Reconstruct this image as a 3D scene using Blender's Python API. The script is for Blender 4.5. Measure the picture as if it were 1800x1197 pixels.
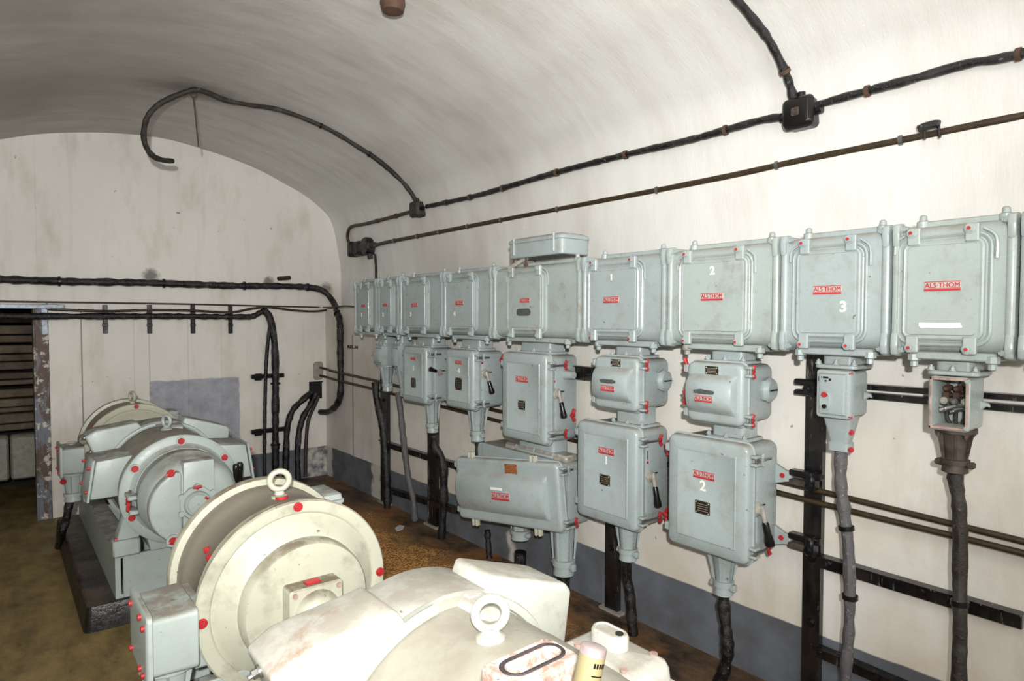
import bpy, bmesh, math, random
from mathutils import Vector, Matrix, noise
import numpy as np
random.seed(7)
S = bpy.context.scene
C = S.collection
for o in list(bpy.data.objects): bpy.data.objects.remove(o)

# ---------------------------------------------------------------- camera
EYE = Vector((0, 0, 1.6)); FPX = 1120.3; YAW = 0.68219; PIT = 0.03377; ROL = 0.00132
_cy, _sy, _cp, _sp = math.cos(YAW), math.sin(YAW), math.cos(PIT), math.sin(PIT)
FW = Vector((_sy*_cp, _cy*_cp, -_sp)); _R = Vector((_cy, -_sy, 0)); _U = _R.cross(FW)
RT = math.cos(ROL)*_R + math.sin(ROL)*_U; UP = -math.sin(ROL)*_R + math.cos(ROL)*_U
cam = bpy.data.cameras.new('camera'); cam.sensor_width = 36; cam.lens = FPX*36/1800; cam.clip_start = .02
co = bpy.data.objects.new('camera', cam); C.objects.link(co); S.camera = co
co.matrix_world = Matrix(((RT.x, UP.x, -FW.x, EYE.x), (RT.y, UP.y, -FW.y, EYE.y), (RT.z, UP.z, -FW.z, EYE.z), (0, 0, 0, 1)))
# ---------------------------------------------------------------- light and exposure
S.view_settings.view_transform = 'Standard'; S.view_settings.look = 'None'
S.view_settings.gamma = 1; S.view_settings.use_curve_mapping = False
S.view_settings.exposure = 0.0
W = bpy.data.worlds.new('world'); S.world = W; W.use_nodes = True
W.node_tree.nodes['Background'].inputs[0].default_value = (1, .98, .95, 1)
W.node_tree.nodes['Background'].inputs[1].default_value = 0.35
def lamp(name, kind, loc, power, size=.1, col=(1, 1, 1), target=None, **kw):
    l = bpy.data.lights.new(name, kind); l.energy = power; l.color = col
    if kind == 'AREA': l.shape = 'RECTANGLE'; l.size = size[0]; l.size_y = size[1]
    else: l.shadow_soft_size = size
    for k, v in kw.items(): setattr(l, k, v)
    o = bpy.data.objects.new(name, l); C.objects.link(o); o.location = loc
    if target: o.rotation_euler = (Vector(target)-Vector(loc)).to_track_quat('-Z', 'Y').to_euler()
    return o
FLASH = lamp('camera_flash', 'SPOT', (-.16, -.24, 1.82), 570, .035, (1, .985, .96), target=(1.9, 3.8, 2.35), spot_size=math.radians(126), spot_blend=1.0)
lamp('fill_behind', 'AREA', (.7, -2.6, 2.0), 62, (2.2, 1.4), (1, .97, .93), target=(1.6, 3.5, 1.7))  # unseen fill added behind the viewpoint to raise the ambient level
lamp('fill_overhead', 'POINT', (.9, .2, 2.85), 20, .25, (1, .97, .93))  # soft fill added overhead out of view, no fitting there

# ---------------------------------------------------------------- pixel -> place
def ray(u, v): return FW + RT*((u-900)/FPX) - UP*((v-598.5)/FPX)
def oX(u, v, X): d = ray(u, v); return EYE + d*(X/d.x)
def oY(u, v, Y): d = ray(u, v); return EYE + d*(Y/d.y)
def oZ(u, v, z=0): d = ray(u, v); return EYE + d*((z-EYE.z)/d.z)
YB = 6.24; XW = 2.62; XU = 2.79; ZL = 1.70
# vault profile (X,z), right wall foot of the vault over the crown to the left wall
VP = [(XU, ZL), (XU, 1.95), (2.785, 2.13)]
for q in [(584, 394), (560, 363), (530, 340), (500, 323), (460, 301), (410, 280), (350, 260), (300, 246), (250, 238), (190, 233.5), (130, 233), (65, 236), (0, 245)]:
    p = oY(q[0], q[1], YB); VP.append((p.x, p.z))
VP += [(-.22, 2.86), (-.42, 2.7), (-.56, 2.5), (-.64, 2.25), (-.66, 1.95), (-.66, ZL)]
VPA = np.array(VP)
def inside(x, z):
    if z < 1.95: return x < XU
    xs, zs = VPA[1:-1, 0][::-1], VPA[1:-1, 1][::-1]
    return (xs[0] < x < xs[-1]) and z < np.interp(x, xs, zs)
def oV(u, v, off=.02):
    d = ray(u, v); d = d/d.length; lo, hi = .3, 12.
    t = .3
    while inside(*((EYE+d*t).x, (EYE+d*t).z)) and t < 12: t += .02
    return EYE + d*(t-off*1.6)

# ---------------------------------------------------------------- materials
def hx(h):
    r = [int(h[i:i+2], 16)/255 for i in (0, 2, 4)]
    return tuple((c/12.92 if c <= .04045 else ((c+.055)/1.055)**2.4) for c in r)+(1,)
MATS = {}
class NT:
    def __init__(s, name):
        s.m = bpy.data.materials.new(name); s.m.use_nodes = True; s.t = s.m.node_tree; s.n = s.t.nodes; s.l = s.t.links
        s.b = s.n['Principled BSDF']; s.tc = s.n.new('ShaderNodeTexCoord'); MATS[name] = s.m
        s.geo = s.n.new('ShaderNodeNewGeometry')
    def noise(s, scale, detail=4, rough=.55, stretch=None, vec=None, dist=0):
        v = vec or s.tc.outputs['Object'] if False else (vec or s.geo.outputs['Position'])
        if stretch:
            mp = s.n.new('ShaderNodeMapping'); mp.inputs['Scale'].default_value = stretch; s.l.new(v, mp.inputs['Vector']); v = mp.outputs[0]
        x = s.n.new('ShaderNodeTexNoise'); x.inputs['Scale'].default_value = scale; x.inputs['Detail'].default_value = detail
        x.inputs['Roughness'].default_value = rough; x.inputs['Distortion'].default_value = dist
        s.l.new(v, x.inputs['Vector']); return x.outputs['Fac']
    def ramp(s, f, a, b, lo=0., hi=1.):
        x = s.n.new('ShaderNodeMapRange'); x.inputs[1].default_value = a; x.inputs[2].default_value = b
        x.inputs[3].default_value = lo; x.inputs[4].default_value = hi; s.l.new(f, x.inputs[0]); return x.outputs[0]
    def mix(s, f, a, b):
        x = s.n.new('ShaderNodeMix'); x.data_type = 'RGBA'
        for i, v in ((0, f), (6, a), (7, b)):
            if isinstance(v, (tuple, list)) or isinstance(v, float): x.inputs[i].default_value = v
            else: s.l.new(v, x.inputs[i])
        return x.outputs[2]
    def math(s, op, a, b=0.):
        x = s.n.new('ShaderNodeMath'); x.operation = op
        for i, v in ((0, a), (1, b)):
            if isinstance(v, (int, float)): x.inputs[i].default_value = v
            else: s.l.new(v, x.inputs[i])
        return x.outputs[0]
    def sep(s, o=None):
        x = s.n.new('ShaderNodeSeparateXYZ'); s.l.new(o or s.geo.outputs['Position'], x.inputs[0]); return x.outputs
    def box(s, lims, soft=.01, wob=None):   # 1 inside the box of world limits
        p = s.sep(); r = None
        for i, (a, b) in enumerate(lims):
            if a is None: continue
            q = p[i] if wob is None else s.math('ADD', p[i], wob)
            f = s.math('MULTIPLY', s.ramp(q, a-soft, a+soft), s.ramp(q, b-soft, b+soft, 1, 0))
            r = f if r is None else s.math('MULTIPLY', r, f)
        return r
    def bump(s, f, strength=.3, dist=.005):
        x = s.n.new('ShaderNodeBump'); x.inputs['Strength'].default_value = strength; x.inputs['Distance'].default_value = dist
        s.l.new(f, x.inputs['Height']); s.l.new(x.outputs[0], s.b.inputs['Normal'])
    def out(s, col, rough=.6, metal=0., spec=None):
        if isinstance(col, tuple): s.b.inputs['Base Color'].default_value = col
        else: s.l.new(col, s.b.inputs['Base Color'])
        if isinstance(rough, float): s.b.inputs['Roughness'].default_value = rough
        else: s.l.new(rough, s.b.inputs['Roughness'])
        s.b.inputs['Metallic'].default_value = metal
        if spec is not None: s.b.inputs['Specular IOR Level'].default_value = spec
        return s.m
def plain(name, h, rough=.5, metal=0., var=.25, scale=30, bump=0., spec=None):
    s = NT(name); c = hx(h); d = tuple(x*(1-var) for x in c[:3])+(1,)
    n = s.noise(scale); s.out(s.mix(s.ramp(n, .35, .65), c, d), rough, metal, spec)
    if bump: s.bump(n, bump, .004)
    return s.m
def enamel(name, h, dust='8a7f72', dustf=.75, rough=.38, rust=.0, stain=.25):
    s = NT(name); c = hx(h)
    big = s.noise(2.2, 5, .6); mid = s.noise(11, 6, .65); fine = s.noise(70, 3)
    col = s.mix(s.ramp(big, .35, .7), c, tuple(x*.88 for x in c[:3])+(1,))
    col = s.mix(s.math('MULTIPLY', s.ramp(mid, .52, .74), stain), col, hx('7d7566'))
    nz = s.sep(s.geo.outputs['Normal'])[2]
    df = s.math('MULTIPLY', s.ramp(nz, .45, .95), s.math('MULTIPLY', s.ramp(mid, .3, .55), dustf))
    col = s.mix(df, col, hx(dust))
    chips = s.ramp(s.noise(26, 4, .65), .70, .72)
    col = s.mix(s.math('MULTIPLY', chips, .8), col, hx('5a4a3c'))
    if rust:
        rf = s.math('MULTIPLY', s.ramp(s.noise(4.5, 6, .75, dist=.4), .60, .72), rust)
        col = s.mix(rf, col, hx('8d5636'))
    s.out(col, s.math('ADD', s.ramp(fine, .3, .7, rough-.06, rough+.1), s.math('MULTIPLY', df, .4)))
    s.bump(s.math('ADD', fine, s.math('MULTIPLY', mid, 1.5)), .12, .003)
    return s.m
def plaster():
    s = NT('plaster_wall'); base = hx('e4e2dc')
    big = s.noise(.9, 5, .6); mid = s.noise(4, 8, .65, (1, 1, .35)); st = s.noise(9, 4, .6, (1, 1, .08)); fine = s.noise(60, 4)
    col = s.mix(s.ramp(big, .38, .66), base, hx('d9d8d3'))
    col = s.mix(s.math('MULTIPLY', s.ramp(mid, .52, .72), .5), col, hx('b9ab98'))
    col = s.mix(s.math('MULTIPLY', s.ramp(st, .56, .8), .35), col, hx('a9a39b'))
    # brownish damp discolouring low on the walls
    p = s.sep()
    low = s.math('MULTIPLY', s.ramp(p[2], 1.75, .35), s.ramp(s.noise(2.3, 5), .4, .62))
    col = s.mix(s.math('MULTIPLY', low, .6), col, hx('cbbda8'))
    # flaked spots
    sp = s.math('MAXIMUM', s.ramp(s.noise(16, 3, .5), .73, .75), s.ramp(s.noise(42, 3, .5), .745, .76)); col = s.mix(s.math('MULTIPLY', sp, .7), col, hx('6d655c'))
    # far end of the side wall is stained mauve-brown
    far = s.math('MULTIPLY', s.box([(2.5, 3.), (3.9, 6.3), (.2, 2.2)], .5), s.ramp(s.noise(1.6, 4), .3, .6))
    col = s.mix(s.math('MULTIPLY', far, .65), col, hx('a3968e'))
    # painted grey dado
    wob = s.ramp(s.noise(3, 3), 0, 1, -.012, .012)
    dado = s.box([(None, None), (None, None), (-1, .30)], .003, wob)
    notdoor = s.math('MULTIPLY', dado, s.ramp(p[0], 2.0, 2.01))
    bd = s.math('MULTIPLY', dado, s.math('MULTIPLY', s.ramp(p[0], 1.55, 1.57), s.ramp(p[1], 6.15, 6.16)))
    dcol = s.mix(s.ramp(s.noise(5, 5), .35, .65), hx('6b7078'), hx('595b5f'))
    col = s.mix(s.math('MAXIMUM', notdoor, bd), col, dcol)
    # bluish unpainted patch on the end wall
    w2 = s.ramp(s.noise(12, 4), 0, 1, -.02, .02)
    pt = s.box([(1.035, 1.775), (6.1, 6.3), (.3, 1.055)], .006, w2)
    col = s.mix(s.math('MULTIPLY', pt, .85), col, s.mix(s.ramp(s.noise(6, 6, .7), .35, .7), hx('a9aebd'), hx('7d818c')))
    # shuttering joints on the end wall
    for x, f in ((.549, .8), (.92, .18), (1.035, .35), (1.34, .18), (1.62, .18), (2.12, .18)):
        j = s.box([(x-.004, x+.004), (6.1, 6.3), (0, 1.66)], .003); col = s.mix(s.math('MULTIPLY', j, f), col, hx('5b4c34'))
    j = s.box([(2.5, 2.7), (5.60, 5.625), (.3, 1.45)], .004); col = s.mix(s.math('MULTIPLY', j, .55), col, hx('57504a'))
    # dark patches round old fixings
    for (x, z, r) in ((1.055, 1.965, .075), (2.055, 1.955, .06), (2.63, 1.9, .08)):
        dx = s.math('SUBTRACT', p[0], x); dz = s.math('SUBTRACT', p[2], z)
        dd = s.math('SQRT', s.math('ADD', s.math('MULTIPLY', dx, dx), s.math('MULTIPLY', dz, dz)))
        dd = s.math('ADD', dd, s.ramp(s.noise(25, 4), 0, 1, -.04, .04))
        f = s.math('MULTIPLY', s.ramp(dd, r*.45, r*1.05, 1, 0), s.ramp(p[1], 6.15, 6.16))
        col = s.mix(s.math('MULTIPLY', f, .85), col, hx('6b6862'))
    # white salt streaks by the posts and in the corner
    for (y0, y1, z1) in ((5.05, 5.22, .9), (6.1, 6.24, .85), (3.2, 3.26, .2)):
        f = s.box([(2.4, 2.8), (y0, y1), (-.1, z1)], .02, s.ramp(s.noise(14, 5), 0, 1, -.07, .07))
        col = s.mix(s.math('MULTIPLY', f, .8), col, hx('d2cdc4'))
    s.out(col, .75, 0, .25); s.bump(s.math('ADD', fine, s.math('MULTIPLY', mid, 2.)), .15, .006)
def vaultmat():
    s = NT('plaster_vault'); base = hx('dededb')
    br = s.noise(5, 6, .7, (.35, 1.6, .35)); big = s.noise(.8, 4, .6, (.7, 1.2, .7)); fine = s.noise(80, 3, .6, (.3, 1.5, .3))
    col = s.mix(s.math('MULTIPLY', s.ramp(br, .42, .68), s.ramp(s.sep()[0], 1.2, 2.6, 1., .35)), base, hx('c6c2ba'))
    col = s.mix(s.math('MULTIPLY', s.ramp(big, .42, .62), .55), col, hx('b5b0a8'))
    p = s.sep()
    # mottled, greyer towards the crown and the left
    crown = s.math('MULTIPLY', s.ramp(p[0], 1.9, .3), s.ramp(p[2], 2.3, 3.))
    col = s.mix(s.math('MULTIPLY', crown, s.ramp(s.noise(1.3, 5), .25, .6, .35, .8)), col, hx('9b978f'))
    hk = oV(340, 160)
    dx = s.math('MULTIPLY', s.math('SUBTRACT', p[0], hk.x), .6); dy = s.math('SUBTRACT', p[1], hk.y)
    dd = s.math('SQRT', s.math('ADD', s.math('MULTIPLY', dx, dx), s.math('MULTIPLY', dy, dy)))
    f = s.ramp(s.math('ADD', dd, s.ramp(s.noise(9, 4), 0, 1, -.1, .1)), .02, .26, 1, 0)
    col = s.mix(s.math('MULTIPLY', f, .7), col, hx('504b44'))
    sp = s.ramp(s.noise(20, 2, .5), .77, .78); col = s.mix(s.math('MULTIPLY', sp, .6), col, hx('eeeae2'))
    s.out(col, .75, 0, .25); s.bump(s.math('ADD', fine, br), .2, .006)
def floormat():
    s = NT('floor_concrete'); p = s.sep()
    big = s.noise(1.6, 6, .65); mid = s.noise(7, 7, .7, (1, .5, 1)); fine = s.noise(55, 4, .7)
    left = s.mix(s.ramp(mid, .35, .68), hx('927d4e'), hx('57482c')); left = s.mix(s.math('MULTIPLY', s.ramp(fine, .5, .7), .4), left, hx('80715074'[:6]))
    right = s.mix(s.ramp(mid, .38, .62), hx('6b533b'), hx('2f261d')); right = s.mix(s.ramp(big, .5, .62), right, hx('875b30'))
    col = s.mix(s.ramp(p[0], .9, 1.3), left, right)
    wob = s.ramp(s.noise(3.2, 5, .7), 0, 1, -.4, .4)
    og = s.box([(1.35, 2.3), (2.3, 4.9), (-1, 1)], .10, wob)
    vor = s.n.new('ShaderNodeTexVoronoi'); vor.inputs['Scale'].default_value = 75; s.l.new(s.geo.outputs['Position'], vor.inputs['Vector'])
    gc = s.mix(s.ramp(vor.outputs['Distance'], .2, .7), hx('e0a85e'), hx('80562a'))
    col = s.mix(s.math('MULTIPLY', og, s.ramp(mid, .3, .5)), col, gc)
    gy = s.box([(1.1, 1.62), (1.7, 3.4), (-1, 1)], .04, s.ramp(s.noise(5, 4), 0, 1, -.1, .1))
    col = s.mix(s.math('MULTIPLY', gy, .8), col, s.mix(mid, hx('8b8279'), hx('5d554c')))
    wl = s.math('MULTIPLY', s.ramp(s.noise(5, 6, .8), .66, .7), .6); col = s.mix(wl, col, hx('a39b92'))
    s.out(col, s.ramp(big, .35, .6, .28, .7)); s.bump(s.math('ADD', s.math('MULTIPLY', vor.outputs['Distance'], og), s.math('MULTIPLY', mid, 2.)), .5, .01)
plaster(); vaultmat(); floormat()
enamel('grey_enamel', '9fabac', rough=.28, stain=.4); enamel('grey_enamel_rusty', 'a1adaa', rough=.28, stain=.45, rust=.9)
enamel('machine_grey', 'a9b4b0', '766b60', .85); enamel('cream_paint', 'b6b7a5', '6b5f4e', .95, .4, stain=.6)
enamel('drum_shell', '827c70', '6f665a', .5, .45); enamel('near_paint', 'b9bbb2', '8d8578', .7, .36, rust=.7, stain=.4)
plain('red_paint', 'b02a2e', .4, var=.2); plain('bare_steel', '8f8f8c', .3, .8); plain('bakelite', '121212', .25)
plain('black_steel', '17171a', .28, .1, .6, 24, .5); plain('brass_plate', '4a4130', .35, .6, .3, 200)
plain('stencil_white', 'eceae4', .6, var=.05); plain('sign_red', 'b52a30', .5, var=.1); plain('sign_plate', 'b7b4ad', .45, var=.15)
plain('smear', '57585a', .6, var=.4, scale=80); plain('brown_pipe', '3f3220', .45, .1, .4, 20, .3)
plain('cement', '9b988e', .9, var=.25, scale=25, bump=.8); plain('timber', '6f6350', .75, var=.6, scale=7, bump=.5)
plain('black_void', '0a0a09', .8); plain('rust', '5b4335', .8, 0, .45, 22, .7); plain('porcelain', 'a9a49b', .35, .0, .4, 40)
plain('pink_rust', 'b59a90', .7, .0, .5, 30, .6); plain('orange_tag', 'a8683f', .6, .1, .35, 60); plain('dirty_metal', '4f453d', .6, .1, .55, 30, .6); plain('can_label', '8c8360', .5, var=.12)
plain('paper', 'bdb6b4', .7, var=.1); plain('blue_white', '9aa5b4', .4, .1, .5, 30)
def tarmat(name, a, b, rough, f):
    s = NT(name); n = s.noise(55, 5, .75); g = s.noise(14, 4, .6)
    col = s.mix(s.ramp(n, .60, .70), hx(a), hx(b)); col = s.mix(s.math('MULTIPLY', s.ramp(g, .5, .65), f), col, hx('6b6a66'))
    s.out(col, s.ramp(g, .35, .65, rough, rough+.3)); s.bump(n, .9, .006)
enamel('near_body', 'a5a396', '8d8578', .55, .42, rust=.5, stain=.5)
def fleck():
    s = NT('flecked'); n = s.noise(38, 6, .75); c = s.mix(s.ramp(n, .42, .58), hx('cdc6bd'), hx('a98678')); c = s.mix(s.ramp(s.noise(60, 5, .7), .6, .68), c, hx('55505a')); s.out(c, .5); s.bump(n, .5, .004)
fleck(); plain('gasket_slot_shade', '40383a', .6, 0, .5, 50, .4); plain('can_cap', 'c9b5b5', .3, .5, .2, 80)
tarmat('tar_cable', '0b0a0c', '77767a', .18, .12); tarmat('braid_cable', '58575a', 'b5b4b2', .35, .3); tarmat('dirty_cable', '29241f', '7d6c5c', .4, .25)  # pale flecks of the tar are gloss speckles painted into its colour
def post_steel():
    s = NT('post_steel'); n = s.noise(12, 6, .7, (1, 1, .3)); st = s.noise(26, 5, .75, (1, 1, .12))
    col = s.mix(s.ramp(n, .4, .65), hx('0d0d0f'), hx('2b2623')); col = s.mix(s.math('MULTIPLY', s.ramp(st, .60, .68), .7), col, hx('8f8e8c'))
    s.out(col, .25); s.bump(n, .5, .006)
post_steel()
def jamb():
    s = NT('jamb_paint'); n = s.noise(7, 6, .7, (1, 1, .4)); col = s.mix(s.ramp(n, .45, .5), hx('6b717c'), hx('57463b'))
    col = s.mix(s.ramp(s.noise(14, 5, .7), .55, .6), col, hx('c4bcb0')); s.out(col, .6); s.bump(n, .5, .006)
jamb()
def plinth():
    s = NT('tarred_concrete'); n = s.noise(9, 6, .7); p = s.sep()
    col = s.mix(s.ramp(n, .4, .62), hx('0e0e10'), hx('241f1c')); nz = s.sep(s.geo.outputs['Normal'])[2]
    col = s.mix(s.math('MULTIPLY', s.ramp(nz, .5, .9), s.ramp(s.noise(6, 5), .35, .6)), col, hx('453b32'))
    s.out(col, s.ramp(n, .3, .7, .2, .5)); s.bump(n, .7, .012)
plinth()
M = MATS

# ---------------------------------------------------------------- mesh helpers
def BM(): return bmesh.new()
def obj(name, bm, mat, parent=None, sharp=38, label=None, kind=None):
    me = bpy.data.meshes.new(name); bmesh.ops.recalc_face_normals(bm, faces=bm.faces); bm.to_mesh(me); bm.free()
    if parent is not None:
        me.transform(Matrix.Translation(-WL(parent)))
    me.polygons.foreach_set('use_smooth', [True]*len(me.polygons)); me.set_sharp_from_angle(angle=math.radians(sharp))
    me.materials.append(M[mat]); o = bpy.data.objects.new(name, me); C.objects.link(o)
    if parent is not None: o.parent = parent
    if label: o['label'] = label
    if kind: o['kind'] = kind
    return o
def WL(o):
    v = Vector((0, 0, 0))
    while o: v += Vector(o.location); o = o.parent
    return v
def thing(name, label, cat, loc, group=None):
    o = bpy.data.objects.new(name, None); C.objects.link(o); o.location = loc; o.empty_display_size = .1
    o['label'] = label; o['category'] = cat
    if group: o['group'] = group
    return o
def tag(o, label, cat, group=None):
    o['label'] = label; o['category'] = cat
    if group: o['group'] = group
    return o
def loft(bm, rings, cap=True, closed=True):
    vs = [[bm.verts.new(p) for p in r] for r in rings]
    for a, b in zip(vs, vs[1:]):
        n = len(a)
        for i in range(n if closed else n-1):
            j = (i+1) % n; bm.faces.new((a[i], a[j], b[j], b[i]))
    if cap:
        bm.faces.new(vs[0][::-1]); bm.faces.new(vs[-1])
AX = {'x': lambda t, a, b: (t, a, b), 'y': lambda t, a, b: (a, t, b), 'z': lambda t, a, b: (a, b, t)}
def rr(a0, a1, b0, b1, r, seg=5):
    r = max(.0005, min(r, (a1-a0)/2-1e-4, (b1-b0)/2-1e-4)); out = []
    for cx, cy, s in ((a1-r, b1-r, 0), (a0+r, b1-r, 1), (a0+r, b0+r, 2), (a1-r, b0+r, 3)):
        for k in range(seg+1):
            t = (s+k/seg)*math.pi/2; out.append((cx+r*math.cos(t), cy+r*math.sin(t)))
    return out
def rrp(bm, ax, a0, a1, b0, b1, prof, r=.03, seg=5, cap=True):
    """rounded-rectangle solid along ax; prof = [(t, inset)]"""
    rings = []
    for t, i in prof:
        rings.append([AX[ax](t, a, b) for a, b in rr(a0+i, a1-i, b0+i, b1-i, max(r-i, .002), seg)])
    loft(bm, rings, cap)
def box(bm, x0, x1, y0, y1, z0, z1, bev=.004):
    x0, x1 = sorted((x0, x1)); y0, y1 = sorted((y0, y1)); z0, z1 = sorted((z0, z1))
    b = min(bev, (x1-x0)/3, (y1-y0)/3, (z1-z0)/3)
    rrp(bm, 'z', x0, x1, y0, y1, [(z0, b), (z0+b, 0), (z1-b, 0), (z1, b)], b*1.2, 1)
def lathe(bm, ax, c, prof, n=24):
    """prof = [(radius, t)] about axis ax through c (other two coords)"""
    rings = []
    for r, t in prof:
        r = max(r, .0004)
        rings.append([AX[ax](t, c[0]+r*math.cos(2*math.pi*k/n), c[1]+r*math.sin(2*math.pi*k/n)) for k in range(n)])
    loft(bm, rings)
def cyl(bm, p, q, r, n=12, r2=None):
    p, q = Vector(p), Vector(q); d = (q-p).normalized(); a = d.orthogonal().normalized(); b = d.cross(a); r2 = r if r2 is None else r2
    loft(bm, [[P+(a*math.cos(2*math.pi*k/n)+b*math.sin(2*math.pi*k/n))*R for k in range(n)] for P, R in ((p, r), (q, r2))])
def hexbolt(bm, p, d, r=.009, h=.008):
    p = Vector(p); d = Vector(d).normalized(); cyl(bm, p, p+d*h*.3, r*1.35, 12); cyl(bm, p+d*h*.3, p+d*h, r, 6); cyl(bm, p+d*h, p+d*h*1.5, r*.55, 8)
def smoothpath(pts, sub=6):
    pts = [Vector(p) for p in pts]; out = []
    for i in range(len(pts)-1):
        p0 = pts[max(i-1, 0)]; p1 = pts[i]; p2 = pts[i+1]; p3 = pts[min(i+2, len(pts)-1)]
        for k in range(sub):
            t = k/sub; out.append(.5*((2*p1)+(p2-p0)*t+(2*p0-5*p1+4*p2-p3)*t*t+(3*p1-p0-3*p2+p3)*t*t*t))
    out.append(pts[-1]); return out
def tube(bm, pts, r, n=10, sub=6, bump=0., seed=0, step=None):
    P = smoothpath(pts, sub)
    if step:
        Q = [P[0]]
        for p in P[1:]:
            d = (p-Q[-1]).length; k = max(1, int(d/step)); a = Q[-1].copy()
            for j in range(1, k+1): Q.append(a.lerp(p, j/k))
        P = Q
    up = None; rings = []
    for i, p in enumerate(P):
        d = (P[min(i+1, len(P)-1)]-P[max(i-1, 0)]).normalized()
        if up is None: up = d.orthogonal().normalized()
        up = (up-d*up.dot(d)).normalized(); s = d.cross(up)
        R = r*(1+bump*noise.noise(Vector((i*.45, seed*7.3, 0)))*1.6) if bump else r
        rings.append([p+(up*math.cos(2*math.pi*k/n)+s*math.sin(2*math.pi*k/n))*R*(1+(bump*.5*noise.noise(Vector((i*.9, k*1.7, seed)))if bump else 0)) for k in range(n)])
    loft(bm, rings)
def polyprism(bm, ax, pts, t0, t1, bev=.01, seg=2):
    vs0 = [bm.verts.new(AX[ax](t0, a, b)) for a, b in pts]; vs1 = [bm.verts.new(AX[ax](t1, a, b)) for a, b in pts]
    n = len(pts); fs = [bm.faces.new(vs0[::-1]), bm.faces.new(vs1)]
    for i in range(n): fs.append(bm.faces.new((vs0[i], vs0[(i+1) % n], vs1[(i+1) % n], vs1[i])))
    if bev:
        es = list({e for f in fs for e in f.edges}); bmesh.ops.recalc_face_normals(bm, faces=fs)
        bmesh.ops.bevel(bm, geom=es, offset=bev, segments=seg, affect='EDGES', profile=.5)
def torus(bm, c, nrm, R, r, n=24, m=10):
    c = Vector(c); d = Vector(nrm).normalized(); a = d.orthogonal().normalized(); b = d.cross(a)
    rings = []
    for i in range(n):
        t = 2*math.pi*i/n; e = a*math.cos(t)+b*math.sin(t)
        rings.append([bm.verts.new(c+e*(R+r*math.cos(2*math.pi*k/m))+d*r*math.sin(2*math.pi*k/m)) for k in range(m)])
    for i in range(n):
        A, B = rings[i], rings[(i+1) % n]
        for k in range(m): bm.faces.new((A[k], A[(k+1) % m], B[(k+1) % m], B[k]))
def text_bm(s, size, depth=.0012, bold=.0):
    cu = bpy.data.curves.new('t', 'FONT'); cu.body = s; cu.size = size; cu.extrude = depth; cu.offset = bold; cu.align_x = 'CENTER'; cu.align_y = 'CENTER'; cu.resolution_u = 3
    o = bpy.data.objects.new('t', cu); C.objects.link(o); bpy.context.view_layer.update()
    me = bpy.data.meshes.new_from_object(o.evaluated_get(bpy.context.evaluated_depsgraph_get())); bpy.data.objects.remove(o)
    bm = BM(); bm.from_mesh(me); bpy.data.meshes.remove(me); return bm
TC = {}
def wall_text(s, X, y, z, size, w=None, bold=0.):
    """bmesh of text on a surface facing -X, centred at (y,z); w = wanted width"""
    bm = text_bm(s, size, .0012, bold)
    xs = [v.co.x for v in bm.verts]; ys = [v.co.y for v in bm.verts]
    cx, cy = (min(xs)+max(xs))/2, (min(ys)+max(ys))/2; sx = (w/(max(xs)-min(xs))) if w else 1
    for v in bm.verts:
        a, b, c = (v.co.x-cx)*sx, v.co.y-cy, v.co.z; v.co = (X-c, y-a, z+b)
    return bm
def join(bm, other):
    me = bpy.data.meshes.new('j'); other.to_mesh(me); other.free(); bm.from_mesh(me); bpy.data.meshes.remove(me)

# ================================================================ THE ROOM
def struct(name, bm, mat): return obj(name, bm, mat, None, 30, None, 'structure')
Y0 = -3.4
bm = BM(); box(bm, -.9, XW+.4, Y0, YB+3.2, -.2, 0, 0); struct('floor', bm, 'floor_concrete')
bm = BM(); box(bm, XW, XW+.5, Y0, YB+.02, -.1, ZL, .006); struct('wall_right', bm, 'plaster_wall')
bm = BM(); box(bm, -.9, -.62, Y0, YB+.02, -.1, ZL+.02, 0); struct('wall_left', bm, 'plaster_wall')
bm = BM(); box(bm, -.9, XU+.3, Y0-.2, Y0, -.1, 3.4, 0); struct('wall_near', bm, 'plaster_wall')
# vault: upper right wall, arch and upper left wall in one shell
def fine_profile():
    P = [Vector((x, 0, z)) for x, z in VP]; q = smoothpath(P, 4); return [(v.x, v.z) for v in q]
FP = fine_profile(); bm = BM(); ny = 24
outer = []
cx, cz = 1.05, 1.9
rings = []
for i in range(ny+1):
    y = Y0+(YB+.02-Y0)*i/ny
    rings.append([Vector((x, y, z)) for x, z in FP]+[Vector((x+(.3 if x > cx else -.3)*(1 if abs(x-cx) > 1 else abs(x-cx)), y, z+(.3 if z > 2.1 else 0))) for x, z in FP[::-1]])
loft(bm, rings); struct('ceiling', bm, 'plaster_vault')
# end wall with the doorway left of X=.27
DX, DZ = .268, 1.70
bm = BM()
box(bm, DX, 3.2, YB, YB+.35, -.1, 3.5, 0); box(bm, -1, DX, YB, YB+.35, DZ, 3.5, 0); box(bm, -1, -.52, YB, YB+.35, -.1, DZ, 0)
struct('wall_back', bm, 'plaster_wall')
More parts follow.
